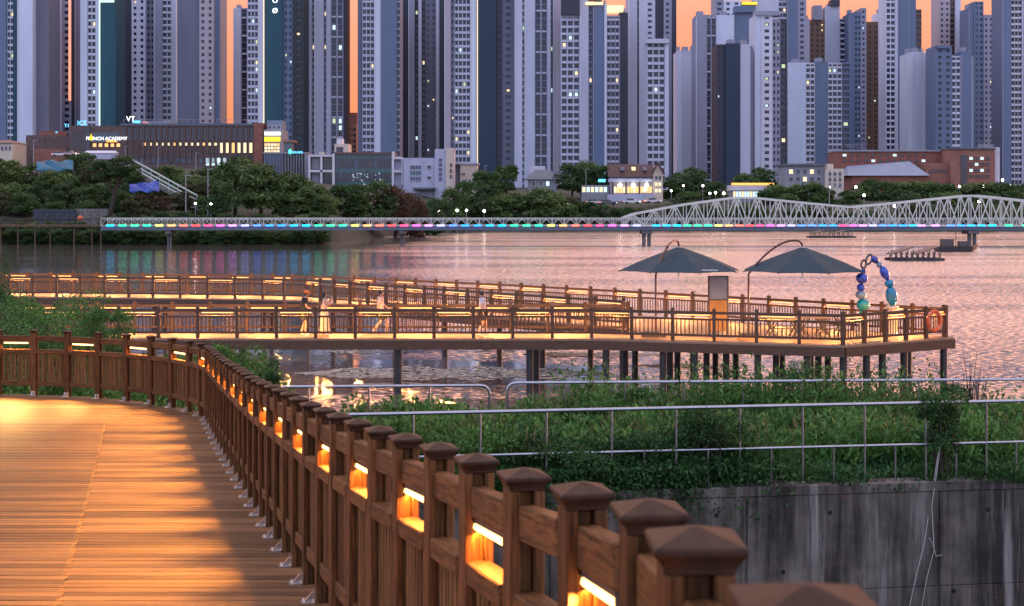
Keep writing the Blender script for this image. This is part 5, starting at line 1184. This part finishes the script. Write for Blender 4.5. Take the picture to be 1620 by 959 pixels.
tower('low blank lavender tower under the far right orange gap', 660, [(1437,1442,84,'white','b',-.2),(1442,1460,83,'lav','b',0),(1460,1465,84,'white','b',-.2),(1465,1480,88,'mid','g2',.6)], lit=.01)
tower('blue-grey tower with small square windows right of the blank lavender one', 640, [(1480,1506,74,'slate','w2',0),(1506,1520,90,'lav','g2',.5),(1520,1537,82,'slate','b',.3),(1537,1541,90,'mid','b',.7)], crowns=[(1482,1500,73,77,'t_slate')], lit=.02)
tower('mauve tower with narrow windows rising beside the far right gap', 760, [(1486,1503,-30,'mauve','w2',0),(1503,1511,-30,'brown','d1',.5),(1511,1520,-40,'light','b',0),(1520,1534,18,'light','g1',.4)])
tower('stepped blue tower left of the last orange gap', 735, [(1533,1548,12,'slate','b',.4),(1541,1556,4,'slate','s2',0),(1556,1579,25,'mid','w3',-.3),(1579,1585.5,24,'dark','d1',.4)], lit=.05)
tower('right edge tower with stacked balconies', 670, [(1585.5,1600,T,'slate','b',0),(1600,1617,T,'mauve','g3',.5),(1617,1660,T,'mid','b',0)], lit=.01)

# ---------------------------------------------------------------- cars on the far road
pm('tyre', (.02,.02,.02), .8); em('headlight', (1,.95,.8), 6); em('taillight', (1,.04,.03), 5)
def car(px, py, Y, colr, label, rz=0):
    nm = 'car_paint_%d' % px; pm(nm, colr, .3, coat=.6)
    p = W(px,py,Y); r_ = empty('parked_car', p, label, 'car', 'cars parked on the far shore', rz=rz)
    prof = [(-2.1,.35),(-2.15,.75),(-1.75,.92),(1.0,.95),(1.95,.82),(2.15,.6),(2.1,.35)]
    f = lambda pr, hw: MB().add([(x,-hw,z) for x,z in pr]+[(x,hw,z) for x,z in pr],[tuple(range(len(pr)))[::-1],tuple(range(len(pr),2*len(pr)))]+[(i,(i+1)%len(pr),len(pr)+(i+1)%len(pr),len(pr)+i) for i in range(len(pr))])
    link('body', f(prof,.86).mesh('body', M[nm], bevel=.06), r_); link('cabin', f([(-1.6,.9),(-1.05,1.42),(.25,1.45),(1.0,.93)],.74).mesh('cabin', M['glass_dark'], bevel=.05), r_); link('roof', MB().box(-1.0,.2,-.66,.66,1.43,1.48).mesh('roof', M[nm], bevel=.03), r_)
    for x in (-1.35,1.35):
        for s in (-1,1): link('wheel', MB().tube([(x,s*.72,.33),(x,s*.9,.33)], .33, 12).mesh('wheel', M['tyre']), r_)
    for s in (-1,1): link('headlight', MB().box(2.05,2.17,s*.6-.16,s*.6+.16,.58,.74).mesh('headlight', M['headlight']), r_); link('taillight', MB().box(-2.2,-2.1,s*.62-.14,s*.62+.14,.66,.8).mesh('taillight', M['taillight']), r_)
for px, py, Y, c_, lab, rz in [(886,326,366,(.35,.03,.03),'red car with glowing tail lights below the chalet',-.9),(940,324,368,(.5,.5,.52),'silver car left of the chalet terrace',.2),(962,325,366,(.05,.05,.06),'black car below the chalet terrace',.1),(1000,323,368,(.6,.6,.6),'white car directly below the chalet',-.2),(1032,322,368,(.55,.5,.5),'pale car at the right end of the chalet car park',.3),(906,323,370,(.1,.1,.13),'dark car between the red car and the silver car',0),(94,248,400,(.6,.6,.62),'white car on the left hilltop lot',.3),(112,247,400,(.45,.3,.3),'pinkish car on the left hilltop lot',-.3)]:
    car(px, py, Y, c_, lab, rz)
o = empty('white_tent', W(160,254,392), 'white flat tent in front of the brown brick block', 'tent')
MB().box(-4.3,4.3,-1.5,1.5,.3,2.0).build('walls', M['paint_lav'], o, o=(0,0,0)); MB().add([(-4.5,-1.7,2.0),(4.5,-1.7,2.0),(4.5,1.7,2.0),(-4.5,1.7,2.0),(-4.0,0,2.7),(4.0,0,2.7)],[(0,1,5,4),(2,3,4,5),(1,2,5),(3,0,4),(0,3,2,1)]).build('roof', M['paint_white'], o, o=(0,0,0))

# ---------------------------------------------------------------- floating frames on the lake
def raft(px, py, wpx, label, n_=9, hgt=1.3):
    Y = F*CAMZ/(py-320); r_ = empty('floating_raft', (X_(px,Y),Y,0), label, 'raft', 'floating panel rafts on the lake'); wd_ = wpx/F*Y; q = wd_/2
    for s in (-1,1): MB().tube([(-q,s*1.2,.05),(q*.85,s*1.2,.05)], .28, 8).build('float_tube', M['pile'], r_, o=(0,0,0), smooth=True)
    for k in range(2):
        x0_ = -q*.95+k*q*.85; MB().add([(x0_,-1.6,.75),(x0_+q*.75,-1.6,hgt+.35),(x0_+q*.75,1.4,hgt+.35),(x0_,1.4,.75),(x0_,-1.6,.85),(x0_+q*.75,-1.6,hgt+.45),(x0_+q*.75,1.4,hgt+.45),(x0_,1.4,.85)],[(0,3,2,1),(4,5,6,7),(0,1,5,4),(1,2,6,5),(2,3,7,6),(3,0,4,7)]).build('panel', M['iron'], r_, o=(0,0,0))
    for i in range(n_):
        x = -q*.85+i*q*1.5/(n_-1)
        for s in (-1,1): MB().bar((x,s*1.2,.2),(x+.35,s*1.2,1.0+.3*(s+1)/2),.1).bar((x+.35,s*1.2,.2),(x,s*1.2,1.0),.1).build('strut', M['iron'], r_, o=(0,0,0))
raft(1450, 412, 92, 'dark floating panel raft on the pink water right of the bead arch', 9)
raft(1318, 376, 80, 'small far raft floating just beyond the bridge', 9)
b = Vector((X_(1510,F*CAMZ/78), F*CAMZ/78, 0)); o = empty('moored_boat', b, 'small dark work boat moored beside the bridge pier', 'boat')
MB().add([(-2.6,-1,0),(2.2,-1,0),(3.2,0,.3),(2.2,1,0),(-2.6,1,0),(-2.8,-1.1,.7),(2.3,-1.1,.8),(3.5,0,1.0),(2.3,1.1,.8),(-2.8,1.1,.7)],[(0,4,3,2,1),(5,6,7,8,9),(0,1,6,5),(1,2,7,6),(2,3,8,7),(3,4,9,8),(4,0,5,9)]).build('hull', M['pile'], o, o=(0,0,0))
MB().box(-1.9,-.3,-.7,.7,.7,1.8).build('cabin', M['iron'], o, o=(0,0,0)); MB().box(.6,2.0,-.6,.6,.78,1.5).build('engine_box', M['iron'], o, o=(0,0,0)); MB().tube([(0.2,0,.7),(.2,0,3.2)], .05, 6).build('mast', M['iron'], o, o=(0,0,0))

# ---------------------------------------------------------------- people
pm('skin', (.45,.26,.18), .55, ns=6, amt=.08); pm('hair', (.015,.011,.009), .5); pm('cap_orange', (.75,.16,.02), .6); pm('tee_black', (.012,.012,.014), .8, ns=9, amt=.3); pm('tee_white', (.62,.58,.58), .8, ns=9, amt=.1); pm('dress', (.55,.40,.31), .8, ns=8, amt=.12); pm('shorts', (.04,.038,.036), .8); pm('tee_pale', (.60,.44,.36), .8, ns=8, amt=.1); pm('shoe', (.6,.58,.55), .6); pm('phone', (.02,.02,.02), .3)
def skin_mesh(name, verts, edges, radii, mat, sub=2, root=0):
    me = bpy.data.meshes.new(name); me.from_pydata(verts, edges, []); o = bpy.data.objects.new(name, me); col.objects.link(o)
    o.modifiers.new('s','SKIN'); sv = me.skin_vertices[0].data
    for i, r_ in enumerate(radii): sv[i].radius = (r_, r_) if not isinstance(r_, tuple) else r_; sv[i].use_root = (i == root)
    ss = o.modifiers.new('u','SUBSURF'); ss.levels = sub; ss.render_levels = sub
    dg = bpy.context.evaluated_depsgraph_get(); m2 = bpy.data.meshes.new_from_object(o.evaluated_get(dg)); bpy.data.objects.remove(o)
    m2.materials.clear(); m2.materials.append(mat); m2.polygons.foreach_set('use_smooth', [True]*len(m2.polygons)); m2.name = name; return m2
def person(px, Y, label, H, face, arms, legs, top, bottom, hair='hair', longhair=False, hat=None, lean=0.0, extra=None):
    """arms: two (elbow, hand) pairs; legs: two (knee, ankle) pairs, local axes x right, y forward, metres for 1.7 m"""
    root = empty('person', (X_(px,Y),Y,PZ), label, 'person', 'people on the lower walkway', rz=face); s = H/1.7
    V, E, Rr = [], [], []
    def add(p, r_, par=None):
        V.append(tuple(q*s for q in p)); Rr.append(r_*s if not isinstance(r_, tuple) else tuple(q*s for q in r_))
        if par is not None: E.append((par, len(V)-1))
        return len(V)-1
    ly = lambda z: lean*max(0,z-.9)
    pel = add((0,0,.93), (.15,.11)); wa = add((0,ly(1.08),1.08), (.13,.10), pel); ch = add((0,ly(1.3),1.30), (.17,.115), wa); sh = add((0,ly(1.42),1.42), (.12,.08), ch); nk = add((0,ly(1.48)+.01,1.48), .052, sh); hb = add((0,ly(1.54)+.03,1.54), .07, nk); hm = add((0,ly(1.61)+.025,1.615), (.082,.098), hb); ht = add((0,ly(1.68)+.01,1.685), (.06,.07), hm)
    add((0,ly(1.58)+.125,1.585), .014, hm)                                     # nose
    for sx in (-1,1): add((sx*.085,ly(1.6)+.01,1.6), .014, hm)                 # ears
    Aend = []
    for (sx, (el, ha)) in zip((-1,1), arms):
        a = add((sx*.185,ly(1.39),1.395), .055, sh); e = add(el, .042, a); w_ = add(ha, .03, e); d = (Vector(ha)-Vector(el)).normalized(); hp = add(Vector(ha)+d*.06, .034, w_); sdv = d.cross(Vector((0,1,.2))).normalized()
        for k, (o_, ln) in enumerate(((-.028,.07),(-.01,.085),(.008,.08),(.026,.06))): add(Vector(ha)+d*(.08+ln)+sdv*o_+Vector((0,.012,-.012)), .008, hp)
        add(Vector(ha)+d*.07+sdv*.055, .009, hp); Aend.append((a,e,w_))
    Lend = []
    for (sx, (kn, an)) in zip((-1,1), legs):
        hp = add((sx*.085,0,.86), .09, pel); k_ = add(kn, .058, hp); a_ = add(an, .042, k_); add((an[0],an[1]+.13,max(.03,an[2]-.06)), .034, a_); add((an[0],an[1]-.05,max(.03,an[2]-.06)), .034, a_); Lend.append((hp,k_,a_))
    link('body', skin_mesh('body', V, E, Rr, M['skin']), root)
    def clothes(nm, idx, ed, grow, mat):
        link(nm, skin_mesh(nm, [V[i] for i in idx], [(idx.index(a),idx.index(b_)) for a, b_ in ed], [tuple(q*grow+.012 for q in (Rr[i] if isinstance(Rr[i], tuple) else (Rr[i],Rr[i]))) for i in idx], M[mat]), root)
    base_n = len(V)
    def mid(a, b_, t_, r_):
        V.append(tuple(V[a][q]+(V[b_][q]-V[a][q])*t_ for q in range(3))); Rr.append(r_*s); return len(V)-1
    m1, m2 = mid(Aend[0][0],Aend[0][1],.75,.05), mid(Aend[1][0],Aend[1][1],.75,.05)
    clothes('shirt', [ch,pel,wa,sh,Aend[0][0],m1,Aend[1][0],m2], [(pel,wa),(wa,ch),(ch,sh),(sh,Aend[0][0]),(Aend[0][0],m1),(sh,Aend[1][0]),(Aend[1][0],m2)], 1.1, top)
    if bottom == 'dress':
        mb = MB(); mb.lathe([(.16,1.12),(.17,.95),(.22,.6),(.27,.16),(.26,.15),(.15,.9)], n=16); sk = link('skirt', mb.mesh('skirt', M['dress'], smooth=True), root); sk.scale = (s, s*.8, s)
    else:
        k1, k2 = mid(Lend[0][0],Lend[0][1],.85,.078), mid(Lend[1][0],Lend[1][1],.85,.078)
        clothes('shorts', [pel,Lend[0][0],k1,Lend[1][0],k2], [(pel,Lend[0][0]),(Lend[0][0],k1),(pel,Lend[1][0]),(Lend[1][0],k2)], 1.12, bottom)
    for hp, k_, a_ in Lend:
        x,y,z = V[a_]; mb = MB(); mb.lathe([(.05,0),(.06,.02),(.055,.06),(.03,.09)], n=10); o = link('shoe', mb.mesh('shoe', M['shoe'], smooth=True), root, (x,y+.05*s,max(0,z-.085*s))); o.scale = (.85,1.9,1)
    hx, hy, hz = 0, (ly(1.61)+.012)*s, 1.63*s
    mb = MB(); mb.lathe([(.02,.105),(.07,.085),(.098,.03),(.1,-.02),(.09,-.06)][::-1], n=14); o = link('hair', mb.mesh('hair', M[hair], smooth=True), root, (hx,hy-.018*s,hz)); o.scale = (s*.95,s*1.05,s)
    if longhair: link('long_hair', skin_mesh('long_hair', [(0,hy-.06,hz),(0,hy-.11,hz-.18),(0,hy-.12,hz-.42)], [(0,1),(1,2)], [(.09,.05),(.1,.04),(.06,.03)], M[hair]), root)
    if hat:
        mb = MB(); mb.lathe([(.112,-.015),(.115,.03),(.1,.085),(.05,.12),(.01,.125)], n=14).add([(-.09,.08,-.012),(.09,.08,-.012),(.06,.2,-.022),(-.06,.2,-.022),(-.09,.08,.003),(.09,.08,.003),(.06,.2,-.008),(-.06,.2,-.008)],[(0,3,2,1),(4,5,6,7),(0,1,5,4),(1,2,6,5),(2,3,7,6),(3,0,4,7)]); o = link('cap', mb.mesh('cap', M[hat], smooth=True), root, (hx,hy,hz+.01)); o.scale = (s,s,s)
    if extra: extra(root, s)
    return root
LEGS = (((-.09,.03,.48),(-.09,0,.09)),((.09,.03,.48),(.09,0,.09)))
person(478, 53.9, 'person in an orange cap and black T-shirt leaning forward on the lower walkway', 1.66, R(-70), (((-.28,.1,1.15),(-.2,.33,1.02)),((.28,.1,1.15),(.2,.34,1.02))), (((-.1,.12,.5),(-.12,-.02,.09)),((.1,.1,.5),(.14,.1,.09))), 'tee_black', 'shorts', hat='cap_orange', lean=.22)
def phone(root, s): link('phone', MB().box(-.04,.04,-.006,.006,-.08,.08).mesh('phone', M['phone']), root, (.1*s,.34*s,1.5*s))
person(513, 54.0, 'person with long dark hair in a beige dress raising a phone', 1.62, R(-60), (((-.22,.14,1.2),(-.06,.3,1.42)),((.22,.14,1.2),(.08,.3,1.42))), LEGS, 'dress', 'dress', longhair=True, extra=phone)
person(602, 54.2, 'person in a pale top and dark shorts striding along the lower walkway', 1.68, R(-85), (((-.24,.12,1.14),(-.22,.3,1.0)),((.24,-.1,1.14),(.24,-.05,.9))), (((-.09,.26,.52),(-.09,.22,.1)),((.09,-.02,.5),(.09,-.28,.14))), 'tee_pale', 'shorts')
person(763, 53.9, 'person in a white shirt and dark shorts walking at the right of the lower walkway', 1.66, R(-80), (((-.22,.08,1.14),(-.18,.26,.98)),((.22,-.06,1.14),(.22,0,.9))), (((-.09,.16,.5),(-.09,.12,.09)),((.09,.02,.5),(.09,-.18,.11))), 'tee_white', 'shorts')
